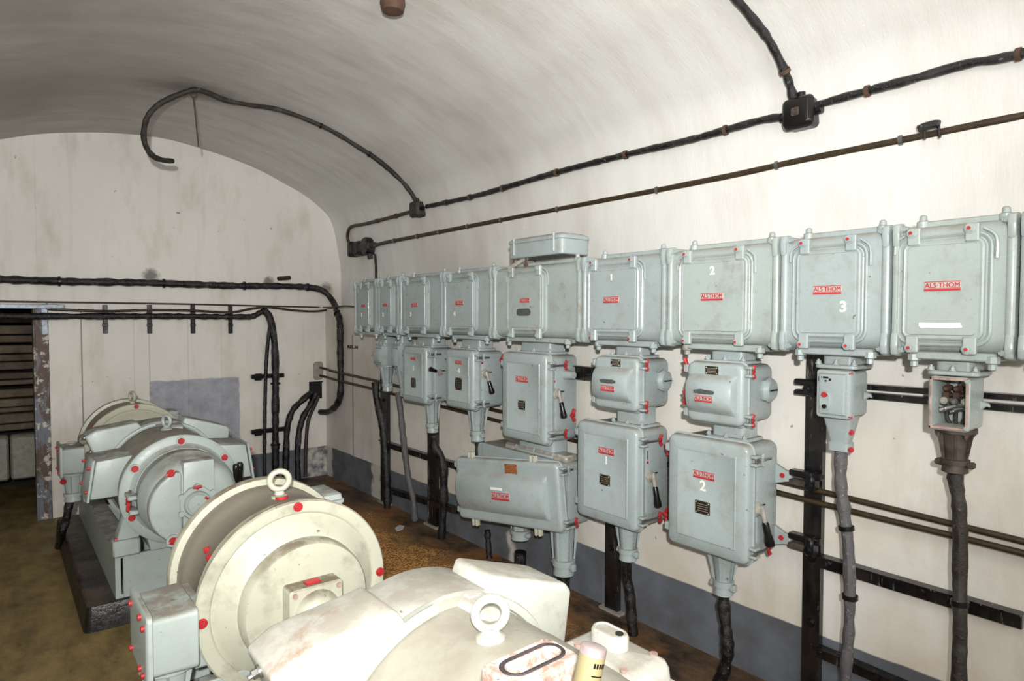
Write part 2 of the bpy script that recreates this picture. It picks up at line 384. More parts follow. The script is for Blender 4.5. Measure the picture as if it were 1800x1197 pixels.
# dark passage beyond
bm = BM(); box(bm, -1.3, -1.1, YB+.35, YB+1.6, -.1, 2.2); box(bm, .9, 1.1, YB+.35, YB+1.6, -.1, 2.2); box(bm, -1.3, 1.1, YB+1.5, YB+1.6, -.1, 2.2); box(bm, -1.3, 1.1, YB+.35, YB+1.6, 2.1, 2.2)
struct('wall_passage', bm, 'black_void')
t = thing('plank_stack', 'dark weathered timber planks stacked flat across the passage behind the doorway', 'planks', (0, YB+.95, .0))
zz = .62
for k in range(13):
    h = random.uniform(.05, .10); bm = BM(); yo = random.uniform(-.05, .06)
    box(bm, -.9, .62+random.uniform(-.05, .05), YB+.85+yo, YB+1.15+yo, zz, zz+h-.012, .008); obj('plank', bm, 'timber', t); zz += h
    zz += random.choice((0, 0, .012, .03))
    if zz > 1.69: break
bm = BM(); box(bm, -.9, -.75, YB+.85, YB+1.15, 0, .62); box(bm, .45, .6, YB+.85, YB+1.15, 0, .62); obj('trestle', bm, 'timber', t)
sk = BM()
for xc in (-.02, .18):
    for k in range(1):
        rrp(sk, 'y', xc-.098, xc+.098, .22, .60, [(YB+.6, .02), (YB+.62, .004), (YB+.75, .0), (YB+.80, .01)], .03, 6)
tag(obj('cement_sack', sk, 'cement'), 'pale lumpy cement sacks standing in the dark passage under the planks', 'sack')
# steel jamb and lintel strip of the doorway
bm = BM(); box(bm, DX-.03, DX+.065, YB-.02, YB+.3, 0, DZ, .004); box(bm, DX-.035, DX-.02, YB-.026, YB, 0, DZ, .003)
o = obj('door_1', bm, 'jamb_paint', None, 30, None, 'structure')
bm = BM(); box(bm, -.6, .44, YB-.045, YB, 1.675, 1.71, .004); box(bm, .285, .33, YB-.04, YB, 1.47, 1.69, .004)
tag(obj('lintel_bar', bm, 'blue_white'), 'scuffed blue-grey steel angle bar across the top of the doorway', 'bar')

# ================================================================ CABLES
def clip_ring(name, parent, p, d, r, mat='black_steel', w=.012):
    bm = BM(); p = Vector(p); d = Vector(d).normalized(); cyl(bm, p-d*w, p+d*w, r, 12)
    obj(name, bm, mat, parent)
def cable(name, label, cat, pts, r, mat='tar_cable', bump=.17, clips=(), clip_mat='black_steel', n=10, group=None, step=.02, seed=None, sub=6):
    pts = [Vector(p) for p in pts]; t = None
    bm = BM(); tube(bm, pts, r, n, sub, bump, seed if seed is not None else len(bpy.data.objects), step if bump else None)
    if clips:
        t = thing(name, label, cat, pts[0], group); obj('sheath', bm, mat, t)
        P = smoothpath(pts, 8); L = [0]
        for a, b in zip(P, P[1:]): L.append(L[-1]+(b-a).length)
        for c in clips:
            i = min(range(len(L)), key=lambda j: abs(L[j]-c*L[-1])); i = min(max(i, 1), len(P)-2)
            clip_ring('clip', t, P[i], P[i+1]-P[i-1], r*1.33, clip_mat, w=.008)
        return t
    return tag(obj(name, bm, mat), label, cat, group)
YC = YB-.035
pts = [oY(-60, 488, YC), oY(0, 491, YC), oY(120, 495, YC), oY(250, 497, YC), oY(400, 502, YC), oY(500, 503, YC), oY(550, 506, YC), oY(572, 514, YC-.02), oY(588, 535, YC-.1), oX(597, 565, XW-.035), oX(598, 620, XW-.035), oX(599, 680, XW-.035), oX(594, 708, XW-.035), oX(578, 723, XW-.04), oY(563, 724, YC+.01)]
cable('power_cable', 'thick black cable crossing the end wall and curving down into the corner', 'cable', pts, .031, clips=(.12, .3, .44, .58, .7))
cable('bell_wire', 'thin straight brown wire stretched across the end wall above the bracket strips', 'wire', [oY(-20, 529.5, YB-.01), oY(300, 534, YB-.012), oY(450, 537.5, YB-.012), oY(540, 539.5, YB-.014), oY(575, 540.5, YB-.03), oX(604, 538, XW-.02), oX(622, 539, XW-.02)], .0075, 'brown_pipe', 0)
cable('lighting_wire', 'slack grey-brown wire resting on top of the bracket strips of the end wall', 'wire', [oY(80, 543, YB-.03), oY(184, 547, YB-.06), oY(262, 545, YB-.06), oY(338, 546, YB-.06), oY(404, 549, YB-.06), oY(440, 543, YB-.06), oY(470, 540, YB-.06), oY(520, 546, YB-.04), oY(560, 547, YB-.03), oY(590, 541, YB-.03)], .011, 'brown_pipe', 0)
ys = YB-.055
cable('supply_cable', 'black cable from the doorway through four bracket strips on the end wall', 'cable', [oY(-30, 555, ys), oY(60, 556, ys), oY(160, 556, ys), oY(300, 556, ys), oY(420, 557, ys), oY(444, 556, ys), oY(458, 549, ys), oY(468, 546, ys-.02)], .026)
cable('riser_cable', 'thickest black cable dropping vertically down the end wall', 'cable', [oY(463, 546, ys-.03), oY(473, 556, ys-.03), oY(481, 590, ys-.03), oY(484, 640, ys-.03), oY(484, 740, ys-.03), oY(484, 838, ys-.03)], .034, clips=(.45, .8))
cable('thin_riser_cable', 'thin black cable hanging left of the thick vertical one on the end wall', 'cable', [oY(476, 560, ys-.02), oY(471, 600, ys-.02), oY(468, 640, ys-.02), oY(466, 700, ys-.02), oY(465, 780, ys-.02), oY(465, 845, ys-.02)], .017)
for i, (u, w) in enumerate(((184, 'nearest the doorway'), (262, 'second from the doorway'), (338, 'second from the thick vertical cable'), (404, 'nearest the thick vertical cable'))):
    a = oY(u, 536, YB); b = oY(u, 586, YB); bm = BM(); box(bm, a.x-.018, a.x+.018, YB-.022, YB, b.z, a.z, .003)
    for zf in (.3, .7): box(bm, a.x-.024, a.x+.02, YB-.03, YB-.02, b.z+(a.z-b.z)*zf-.015, b.z+(a.z-b.z)*zf+.012, .003)
    tag(obj('bracket_strip', bm, 'black_steel'), 'dark upright cable bracket strip on end wall, '+w, 'bracket', 'bracket strips on the end wall')
for v, u0, u1, w in ((662, 440, 497, 'upper'), (759, 440, 506, 'lower')):
    a = oY(u0, v, YB); b = oY(u1, v, YB); bm = BM(); box(bm, a.x, b.x, YB-.05, YB, a.z-.02, a.z+.02, .005); box(bm, a.x+.02, a.x+.09, YB-.07, YB-.05, a.z-.035, a.z+.03, .01)
    tag(obj('cable_rail', bm, 'black_steel'), w+' short black rail holding the vertical cables on the end wall', 'bracket', 'short rails on the end wall')
# niche and cement patch
a = oY(545, 673, YB); b = oY(566, 700, YB); bm = BM()
box(bm, a.x, b.x, YB-.004, YB+.003, b.z, a.z, .001); box(bm, a.x-.012, a.x, YB-.012, YB, b.z, a.z+.01, .002); box(bm, a.x-.012, b.x+.01, YB-.012, YB, a.z, a.z+.012, .002)
tag(obj('cable_hatch', bm, 'black_void'), 'small black square wall opening in the corner where three cables emerge', 'hatch')
for pts, r, l in (([(547, 690), (532, 703), (514, 722), (505, 752), (503, 790), (502, 838)], .030, 'left curved black cable falling from the corner wall opening'),
                  ([(555, 692), (545, 712), (532, 735), (525, 765), (523, 800), (524, 842)], .028, 'middle curved black cable falling from the corner wall opening'),
                  ([(560, 696), (552, 715), (542, 740), (538, 780), (537, 838)], .018, 'right thinner cable falling from the corner wall opening')):
    cable('floor_cable', l, 'cable', [oY(u, v, YB-.03-.04*min(1, i/2)) for i, (u, v) in enumerate(pts)], r, 'tar_cable' if 'right' not in l else 'dirty_cable', group='cables from the corner opening')
a = oY(551, 636, YB); b = oY(568, 667, YB); bm = BM(); rrp(bm, 'y', a.x, b.x, b.z, a.z, [(YB, 0), (YB-.012, .004), (YB-.02, .02)], .03); tag(obj('cement_patch', bm, 'cement'), 'rough grey cement patch on end wall where two brown pipes start', 'patch')
a = oY(495, 490, YB); bm = BM(); cyl(bm, (a.x-.03, YB, a.z), (a.x+.03, YB-.13, a.z+.005), .020, 14)
tag(obj('pipe_stub', bm, 'brown_pipe'), 'short cut brown pipe stub sticking out of the end wall', 'pipe')
# two brown pipes on the side wall
XP = 2.578
for v0, vm, v1, w in ((646, 843, 952, 'upper'), (660, 864, 973, 'lower')):
    cable('wall_pipe', w+' of two thin brown pipes running low along the side wall', 'pipe', [oY(562, v0, YB-.02), oY(575, v0+3, YB-.1), oX(592, v0+8, XP), oX(697, v0+(32 if v0 == 646 else 34), XP), oX(1360, vm, XP), oX(1820, v1+5, XP), oX(1820, v1+5, XP)+Vector((0, -1.6, -.06))], .0115, 'brown_pipe', 0, clips=(.645,), group='brown pipes on the side wall')
# vault and upper wall cables
J1 = oV(1400, 196, .0); J2 = oV(733, 368, .0); J3 = oX(640, 433, XU)
def vpath(q, off=.02): return [oV(u, v, off) for u, v in q]
cable('ceiling_cable', 'black cable along the upper side wall, right of the big junction box', 'cable', vpath([(1432, 186), (1487, 170), (1600, 140), (1701, 112), (1830, 86)], .022)+[oV(1830, 86, .022)+Vector((0, -.9, 0)), oV(1830, 86, .022)+Vector((0, -2.2, 0))], .0165, clips=(.07, .24), clip_mat='rust')
cable('ceiling_cable', 'long black cable on the vault between the two junction boxes', 'cable', vpath([(1374, 206), (1332, 213), (1212, 246), (1100, 272), (990, 300), (910, 323), (845, 342), (798, 353), (750, 363)], .022), .0175, clips=(.1, .3, .48, .66, .8, .9), clip_mat='rust')
cable('ceiling_cable', 'short brown cable looping from the small junction box to the corner switch', 'cable', vpath([(720, 373), (680, 384), (640, 394), (622, 397)], .022)+[oV(614, 402, .03), oV(611, 414, .03), oV(613, 426, .035), oX(621, 436, XU-.05)], .016, 'brown_pipe', .05, clips=(.15, .4), clip_mat='rust')
cable('ceiling_cable', 'black cable arching over the vault above the big junction box', 'cable', vpath([(1394, 170), (1386, 142), (1374, 113), (1350, 68), (1327, 38), (1300, 5), (1268, -30)], .022), .0175, clips=(.2,), clip_mat='rust')
HK = oV(340, 158, .02)
arc = vpath([(732, 356), (722, 338), (700, 312), (660, 278), (617, 250), (580, 228), (535, 208), (487, 192), (440, 184), (400, 177), (366, 163), (345, 158)], .022)
free = [oY(u, v, HK.y+dy) for u, v, dy in ((318, 165, 0), (285, 180, .02), (264, 198, .05), (254, 222, .1), (254, 250, .15), (266, 272, .2), (284, 281, .25), (304, 283, .3))]
cable('ceiling_cable', 'black cable arching across the vault to a hook and ending in a loose curl', 'cable', arc+free, .0185, 'dirty_cable', clips=(.2, .36))
bm = BM(); torus(bm, HK+Vector((0, 0, -.03)), (0, 1, 0), .02, .004, 14, 6); a = HK+Vector((0, 0, -.05)); b = oY(349, 258, HK.y); cyl(bm, a, b, .005, 8); cyl(bm, HK+Vector((0, 0, -.01)), HK+Vector((0, 0, .05)), .005, 6)
tag(obj('hook_rod', bm, 'rust'), 'thin rusty rod hanging from a ceiling hook on the vault', 'hook')
cable('conduit', 'long olive-brown cable under the black one on the upper side wall', 'cable', [oX(664, 430, XU-.06), oX(682, 425.5, XU-.05), oX(720, 418, XU-.035), oX(912, 381, XU-.022), oX(1240, 318, XU-.022), oX(1403, 283, XU-.022), oX(1612, 241, XU-.022), oX(1830, 197, XU-.022), oX(1830, 197, XU-.022)+Vector((0, -1.2, 0)), oX(1830, 197, XU-.022)+Vector((0, -2.2, 0))], .0165, 'brown_pipe', .04, clips=(.04, .09, .14, .20, .27, .35, .45, .55, .62), clip_mat='bare_steel')
cable('drop_cable', 'grey cable dropping from the corner switch to the first enclosure', 'cable', [oX(659, 447, XU-.03), oX(661, 470, XU-.05), oX(661, 512, XU-.1)], .012, 'dirty_cable', .1)
# junction boxes
def square_box(name, label, P, s, X, depth, mat='bakelite'):
    t = thing(name, label, 'junction box', (X, P.y, P.z)); bm = BM()
    rrp(bm, 'x', P.y-s, P.y+s, P.z-s, P.z+s, [(X, 0), (X-depth*.7, 0), (X-depth*.75, -.006), (X-depth, .006), (X-depth-.003, .012)], s*.35, 5); obj('housing', bm, mat, t)
    bm = BM(); rrp(bm, 'x', P.y-s*.3, P.y+s*.3, P.z-s*.3, P.z+s*.3, [(X-depth, 0), (X-depth-.006, .002)], .008, 3); torus(bm, (X-depth-.006, P.y, P.z), (1, 0, 0), s*.16, .004, 14, 6); obj('emblem', bm, 'dirty_metal', t)
    bm = BM()
    for d in ((0, -1, 0), (0, 1, 0), (0, 0, 1)):
        d = Vector(d); cyl(bm, Vector((X-depth*.5, P.y, P.z))+d*s*.9, Vector((X-depth*.5, P.y, P.z))+d*(s*1.45), s*.3, 12)
    obj('cable_entry', bm, 'black_steel', t); return t
P = oX(1398, 196, XU-.14); square_box('junction_box', 'large square black junction box on the upper side wall joining three cables', P, .062, P.x+.10, .10)
P = oV(733, 368, .035); square_box('junction_box', 'small black junction box with white paint splashes at the foot of the arch cable', P, .06, P.x+.05, .09, 'dirty_cable')
P = oX(646, 433, XU-.06); t = thing('corner_switch', 'black twin round lighting switch near the corner of the upper side wall', 'switch', (XU, P.y, P.z))
bm = BM(); lathe(bm, 'x', (P.y, P.z), [(.085, XU), (.085, XU-.08), (.075, XU-.1), (.04, XU-.105), (.001, XU-.106)], 20); obj('housing', bm, 'tar_cable', t)
bm = BM(); box(bm, XU-.11, XU, P.y+.1, P.y+.28, P.z-.075, P.z+.06, .02); box(bm, XU-.13, XU-.02, P.y+.24, P.y+.31, P.z-.08, P.z+.065, .015); obj('terminal_block', bm, 'tar_cable', t)
bm = BM(); cyl(bm, (XU-.06, P.y-.08, P.z), (XU-.06, P.y-.16, P.z), .026, 12); cyl(bm, (XU-.06, P.y-.04, P.z-.07), (XU-.05, P.y-.04, P.z-.12), .026, 12); obj('cable_entry', bm, 'dirty_cable', t)
P = oX(1634, 224, XU-.075); bm = BM(); tube(bm, [P+Vector((0, .036, .0)), P+Vector((0, .015, .006)), P+Vector((0, -.015, .008)), P+Vector((0, -.030, .004))], .016, 10, 5); cyl(bm, P+Vector((0, -.03, 0)), P+Vector((0, -.034, -.045)), .005, 6); cyl(bm, P+Vector((0, .016, 0)), P+Vector((0, .014, -.04)), .005, 6)
tag(obj('tar_lump', bm, 'tar_cable'), 'small black tar lump perched on the brown cable at the upper right', 'lump')
P = oV(690, -4, 0); bm = BM(); lathe(bm, 'z', (P.x, P.y), [(.001, P.z-.07), (.05, P.z-.065), (.06, P.z-.03), (.055, P.z+.06)], 20); tag(obj('ceiling_fitting', bm, 'rust'), 'round brown ceiling fitting just touching the top edge of the picture', 'fitting')
# ---- markings on walls
j = wall_text('REL.M', XW-.0005, oX(620, 610, XW).y, oX(620, 610, XW).z, .04, .22, .002); o = obj('trim_1', j, 'bakelite', None, 30, None, 'structure')


# ================================================================ SWITCHGEAR
XF = 2.32                                   # front plane of the doors
def Q(u, v, X=XF): p = oX(u, v, X); return p.y, p.z
def sign(parent, X, y, z, w, hgt=None, name='name_sign'):
    """red-lettered maker's plate"""
    h = hgt or w*.30; bm = BM(); box(bm, X-.0015, X+.001, y-w/2, y+w/2, z-h/2, z+h/2, .0005); pl = obj(name, bm, 'sign_plate', parent, label='small maker plate with red lettering')
    bm = BM(); box(bm, X-.003, X-.001, y-w/2, y+w/2, z+h*.42, z+h*.5, 0); box(bm, X-.003, X-.001, y-w/2, y+w/2, z-h*.5, z-h*.28, 0); box(bm, X-.003, X-.001, y-w/2, y+w/2, z-h*.24, z-h*.2, 0)
    obj('red_bar', bm, 'sign_red', pl)
    obj('lettering', wall_text('ALS·THOM', X-.0028, y, z+h*.1, h*.74, w*.95, 0.), 'sign_red', pl)
def number(parent, X, y, z, s, h):
    obj('stencil_number', wall_text(s, X-.0006, y, z, h*1.35, None, h*.035), 'stencil_white', parent, label='white stencilled number '+s)
def gland(parent, x, y, z0, r0, r1, L, mat='grey_enamel', bolts=True):
    """cable gland hanging under a box: flange, cone, clamp collar"""
    bm = BM(); lathe(bm, 'z', (x, y), [(.001, z0), (r0*1.15, z0), (r0*1.15, z0-.014), (r0*.88, z0-.016), (r0*.80, z0-L*.1), (r1*1.0, z0-L*.68), (r1*1.3, z0-L*.69), (r1*1.3, z0-L*.80), (r1*1.1, z0-L*.81), (r1*1.2, z0-L*.97), (r1*.9, z0-L), (.001, z0-L)], 24)
    for k in range(6):
        a = k*math.pi/3+.3; ca, sa = math.cos(a), math.sin(a)
        loft(bm, [[(x+ca*r0*.85-sa*.004*s_, y+sa*r0*.85+ca*.004*s_, z0-.012) for s_ in (-1, 1)]+[(x+ca*r0*1.12+sa*.004, y+sa*r0*1.12-ca*.004, z0-.012)][:1], [(x+ca*r1*1.1-sa*.004*s_, y+sa*r1*1.1+ca*.004*s_, z0-L*.68) for s_ in (-1, 1)]+[(x+ca*r1*1.25+sa*.004, y+sa*r1*1.25-ca*.004, z0-L*.68)]])
    g = obj('cable_gland', bm, mat, parent)
    if bolts:
        for k in range(4):
            a = k*math.pi/2+.8; p = (x+math.cos(a)*r0*1.05, y+math.sin(a)*r0*1.05, z0-.014); bm = BM(); hexbolt(bm, p, (0, 0, -1), .008, .011); obj('bolt', bm, mat, g)
        for sy in (-1, 1):
            bm = BM(); box(bm, x-.014, x+.014, y+sy*r1*1.1-.004, y+sy*r1*1.75, z0-L*.86, z0-L*.72, .004); hexbolt(bm, (x-.013, y+sy*r1*1.45, z0-L*.79), (-1, 0, 0), .007, .008); obj('clamp_lug', bm, mat, g)
    return g
def wingnut(parent, p, d, mat='red_paint', s=1.):
    p = Vector(p); d = Vector(d).normalized(); bm = BM(); cyl(bm, p-d*.008*s, p+d*.010*s, .008*s, 10)
    e = Vector((0, 0, 1)) if abs(d.z) < .9 else Vector((0, 1, 0))
    for sg in (-1, 1):
        q = p+e*sg*.006*s; r_ = p+e*sg*.024*s+d*.012*s; cyl(bm, q, r_, .0065*s, 8, .009*s)
    return obj('wing_nut', bm, mat, parent, label='red painted wing nut' if mat == 'red_paint' else None)
def clamp(parent, y, z, xd, red=True, mat='grey_enamel', n=.10):
    """door clamp on the near side: two lugs, swing bolt running back along the side, wing nut"""
    bm = BM()
    for dz in (-.016, .016): box(bm, xd-.002, xd+.045, y-.026, y+.006, z+dz-.006, z+dz+.006, .004)
    c = obj('door_clamp', bm, mat, parent)
    bm = BM(); cyl(bm, (xd+.01, y-.018, z), (xd+n, y-.02, z), .0055, 8); cyl(bm, (xd+.012, y-.018, z-.02), (xd+.012, y-.018, z+.02), .006, 8); obj('swing_bolt', bm, 'bare_steel', c)
    if red: wingnut(c, (xd+n-.01, y-.02, z), (1, 0, 0))
    else: wingnut(c, (xd+.05, y-.02, z), (1, 0, 0), mat, .9)
def lever(parent, x, y, z, ang, L=.10, s=1.):
    """switch lever on the near side face: boss, cranked arm, black grip"""
    bm = BM(); lathe(bm, 'y', (x, z), [(.001, y+.01), (.03*s, y+.005), (.03*s, y-.004), (.02*s, y-.008), (.017*s, y-.024*s), (.001, y-.026*s)], 18); o = obj('switch_lever', bm, 'porcelain', parent)
    d = Vector((math.sin(ang), 0, -math.cos(ang))); a = Vector((x, y-.022*s, z)); b = a+d*.045*s+Vector((0, -.008*s, 0))
    bm = BM(); cyl(bm, a, b, .011*s, 10, .009*s); cyl(bm, a-d*.02*s, a, .008*s, 10, .012*s); obj('arm', bm, 'porcelain', o)
    bm = BM(); e = (d+Vector((0, -.12, 0))).normalized(); pts = [(0, .010), (.006, .013), (L*.5, .014), (L*.8, .019), (L*.95, .018), (L, .010), (L+.002, .001)]
    A = e.orthogonal().normalized(); B = e.cross(A)
    loft(bm, [[b+e*t*s+(A*math.cos(2*math.pi*k/14)+B*math.sin(2*math.pi*k/14))*r*s for k in range(14)] for t, r in pts]); obj('handle', bm, 'bakelite', o, label='black grip of the switch lever')
    bm = BM(); cyl(bm, (x+.055*s, y-.001, z+.01), (x+.025*s, y-.006, z+.012), .004, 6); obj('pointer', bm, 'bakelite', o)

def switch_box(label, tl, br, XB=2.57, style='panel', num=None, sgn=None, plate=None, smear=None, red=(1, 1), lev=None, knob=None, glands=(), group=None, numat=None, name='switch_box', side=True, brackets=(), XFb=XF, clampn=.10, mat='grey_enamel', hinge=True, top_neck=None, numh=.035):
    y1, z1 = Q(tl[0], tl[1], XFb); y0, z0 = Q(br[0], br[1], XFb)
    yc, zc = (y0+y1)/2, (z0+z1)/2; w, h = y1-y0, z1-z0
    t = thing(name, label, 'switch box', (XB, yc, z0), group)
    dth = .055                                   # door thickness
    bm = BM(); i = .012
    rrp(bm, 'x', y0+i, y1-i, z0+i, z1-i, [(XFb+dth-.004, 0), (XB-.012, 0), (XB-.004, .004), (XB, .014)], .035); body = obj('housing', bm, mat, t)
    if side:
        bm = BM(); rrp(bm, 'y', XFb+dth+.02, XB-.022, z0+h*.15, z1-h*.15, [(y0+i+.002, 0), (y0+i-.003, 0), (y0+i-.005, .003)], .02); obj('side_panel', bm, mat, t)
    bm = BM(); r = .035
    if style == 'panel':
        prof = [(XFb+dth, .0), (XFb+dth-.012, -.004), (XFb+dth-.016, -.004), (XFb+dth-.018, .002), (XFb+.014, .004), (XFb+.005, .008), (XFb, .017), (XFb, w*.14), (XFb-.0035, w*.14+.003), (XFb-.0035, w*.14+.006), (XFb-.001, w*.14+.010)]
    else:                                        # domed cover
        prof = [(XFb+dth, .0), (XFb+dth-.012, -.004), (XFb+dth-.016, -.004), (XFb+dth-.018, .002), (XFb+.014, .004), (XFb+.005, .008), (XFb, .017), (XFb, .03)]
    rrp(bm, 'x', y0, y1, z0, z1, prof, r); d = obj('door', bm, mat, t)
    xs = XFb
    if style == 'dome':                          # raised pillow on the cover: rounded top to bottom, flat ended
        bm = BM(); za, zb = z0+h*.17, z1-h*.2; ya, yb = y0+w*.10, y1-w*.03 if w > .6 else y1-w*.06
        D = min(.05, h*.2); rings = []
        for yy, k in ((yb, .25), (yb-.008, .75), (yb-.03, 1), (ya+.03, 1), (ya+.008, .75), (ya, .25)):
            q = [(XFb+.012, za), (XFb-.002, za)]+[(XFb-D*k*(1-abs(math.cos(math.pi*a/12))**3.0), za+(zb-za)*(.5-.5*math.cos(math.pi*a/12))) for a in range(1, 12)]+[(XFb-.002, zb), (XFb+.012, zb)]
            rings.append([(a, yy, b) for a, b in q])
        loft(bm, rings); obj('raised_cover', bm, mat, d); xs = XFb-D-.001
    if hinge:
        for zz in (z0+h*.14, z1-h*.14):
            bm = BM(); box(bm, XFb+.01, XFb+.05, y1-.006, y1+.022, zz-.018, zz+.018, .005); obj('hinge', bm, mat, d)
    for zz, rd in ((z1-h*.13, red[0]), (z0+h*.12, red[1])):
        clamp(d, y0, zz, XFb+.012, bool(rd), mat, clampn)
    if sgn: sign(d, xs, yc+sgn[0]*w, zc+sgn[1]*h, sgn[2])
    if num: number(d, xs, yc+num[1]*w, zc+num[2]*h, num[0], numh)
    if plate:
        bm = BM(); yy, zz = yc+plate[0]*w, zc+plate[1]*h; rrp(bm, 'x', yy-plate[2]/2, yy+plate[2]/2, zz-plate[3]/2, zz+plate[3]/2, [(XFb+.001, 0), (XFb-.003, 0)], .003, 2)
        np_ = obj('data_plate', bm, plate[4] if len(plate) > 4 else 'brass_plate', d, label='small dark engraved data plate' if len(plate) < 5 else 'small orange painted plate')
        bm = BM()
        for sy in (-1, 1):
            for sz in (-1, 1): cyl(bm, (XFb-.002, yy+sy*(plate[2]/2-.006), zz+sz*(plate[3]/2-.006)), (XFb-.005, yy+sy*(plate[2]/2-.006), zz+sz*(plate[3]/2-.006)), .003, 6)
        for k in range(4): box(bm, XFb-.0036, XFb-.002, yy-plate[2]*.36, yy+plate[2]*.36, zz+plate[3]*(.26-.17*k)-.0005, zz+plate[3]*(.26-.17*k)+.0005, 0)
        obj('engraving', bm, 'sign_plate' if len(plate) < 5 else 'brass_plate', np_)
    if smear:
        yy, zz, a, b = yc+smear[0]*w, zc+smear[1]*h, smear[2], smear[3]; bm = BM(); rnd = random.Random(int(yc*1000))
        n = 28; pts = [(yy+a/2*math.cos(2*math.pi*k/n)*(1+rnd.uniform(-.08, .08)), zz+b/2*math.copysign(abs(math.sin(2*math.pi*k/n))**.5, math.sin(2*math.pi*k/n))*(1+rnd.uniform(-.15, .15))) for k in range(n)]
        loft(bm, [[(xs+.0004, p, q) for p, q in pts], [(xs-.0009, p, q) for p, q in pts]]); obj('scratched_mark', bm, 'smear', d, label='dark scratched-out marking')
    if lev:
        lever(t, XFb+dth+(XB-XFb-dth)*lev[0], y0+i-.004, zc+lev[1]*h, lev[2], lev[3], lev[4])
        bm = BM(); X_ = XFb+dth+(XB-XFb-dth)*lev[0]; cyl(bm, (X_-.02, y0+i-.004, zc+lev[1]*h+.07*lev[4]), (X_-.02, y0+i-.007, zc+lev[1]*h+.07*lev[4]), .007, 8); obj('indicator_dot', bm, 'red_paint', t, label='red painted dot on the side')
        bm = BM(); box(bm, X_-.023, X_-.018, y0+i-.007, y0+i-.003, zc+lev[1]*h+.085*lev[4], zc+lev[1]*h+.125*lev[4], 0); obj('indicator_dash', bm, 'bakelite', t)
    if knob:
        bm = BM(); X_ = XB-.06; a = y0+i; z_ = zc+knob*h; lathe(bm, 'y', (X_, z_), [(.001, a), (.05, a), (.055, a-.008), (.055, a-.02), (.04, a-.035), (.001, a-.036)], 8); kb = obj('octagonal_boss', bm, mat, t)
        bm = BM(); box(bm, X_-.028, X_+.028, a-.04, a-.034, z_-.003, z_+.003, 0); obj('slot', bm, 'bakelite', kb)
    for u_, v_, X_, g0, g1, gl in glands:         # pixel of the outlet, x, radii, length
        gland(t, X_, oX(u_, v_, X_).y, z0+i+.002, g0, g1, gl, mat)
    for bz, bl in brackets:                       # bracket on the near side reaching to a post
        zz = zc+bz*h; bm = BM(); polyprism(bm, 'x', [(y0+i, zz-.04), (y0+i, zz+.045), (y0-.035, zz+.022), (y0-.06, zz+.02), (y0-.06, zz-.02), (y0-.035, zz-.025)], XB-.03, XB-.008, .003, 1); b = obj('mounting_lug', bm, mat, t)
        bm = BM(); hexbolt(bm, (XB-.03, y0-.022, zz), (-1, 0, 0), .008, .006); obj('bolt', bm, 'red_paint', b)
        for k, (zo, l2) in enumerate(((.02, 1), (-.018, .8))):
            bm = BM(); box(bm, XB-.035, XB+.01, y0-.05-bl*l2, y0-.05, zz+zo-.014, zz+zo+.012, .005); obj('bracket_arm', bm, 'dirty_metal' if k else 'black_steel', b)
        bm = BM(); box(bm, XB-.045, XB+.015, y0-.05-bl*.85, y0-.05-bl*.55, zz-.042, zz+.034, .008); hexbolt(bm, (XB-.045, y0-.05-bl*.7, zz-.018), (-1, 0, 0), .012, .01); obj('bracket_clamp', bm, 'black_steel', b)
    return t, (y0, y1, z0, z1)

def neck(parent, y0, y1, z0, z1, XB, mat='grey_enamel', x0=None):
    """flanged neck between a box and whatever is bolted above it"""
    x0 = x0 or XF+.07; bm = BM(); i = .02
    rrp(bm, 'z', x0+i, XB-.02, y0+i, y1-i, [(z0, 0), (z1, 0)], .02, 4); n = obj('neck', bm, mat, parent)
    bm = BM(); rrp(bm, 'z', x0, XB-.01, y0, y1, [(z0+.001, .003), (z0+.004, 0), (z0+.013, 0), (z0+.016, .003)], .02, 3); obj('flange', bm, mat, n)
    for yy in (y0+.012, y1-.012, (y0+y1)/2):
        bm = BM(); hexbolt(bm, (x0+.012, yy, z0+.016), (0, 0, 1), .009, .012); obj('bolt', bm, mat, n)

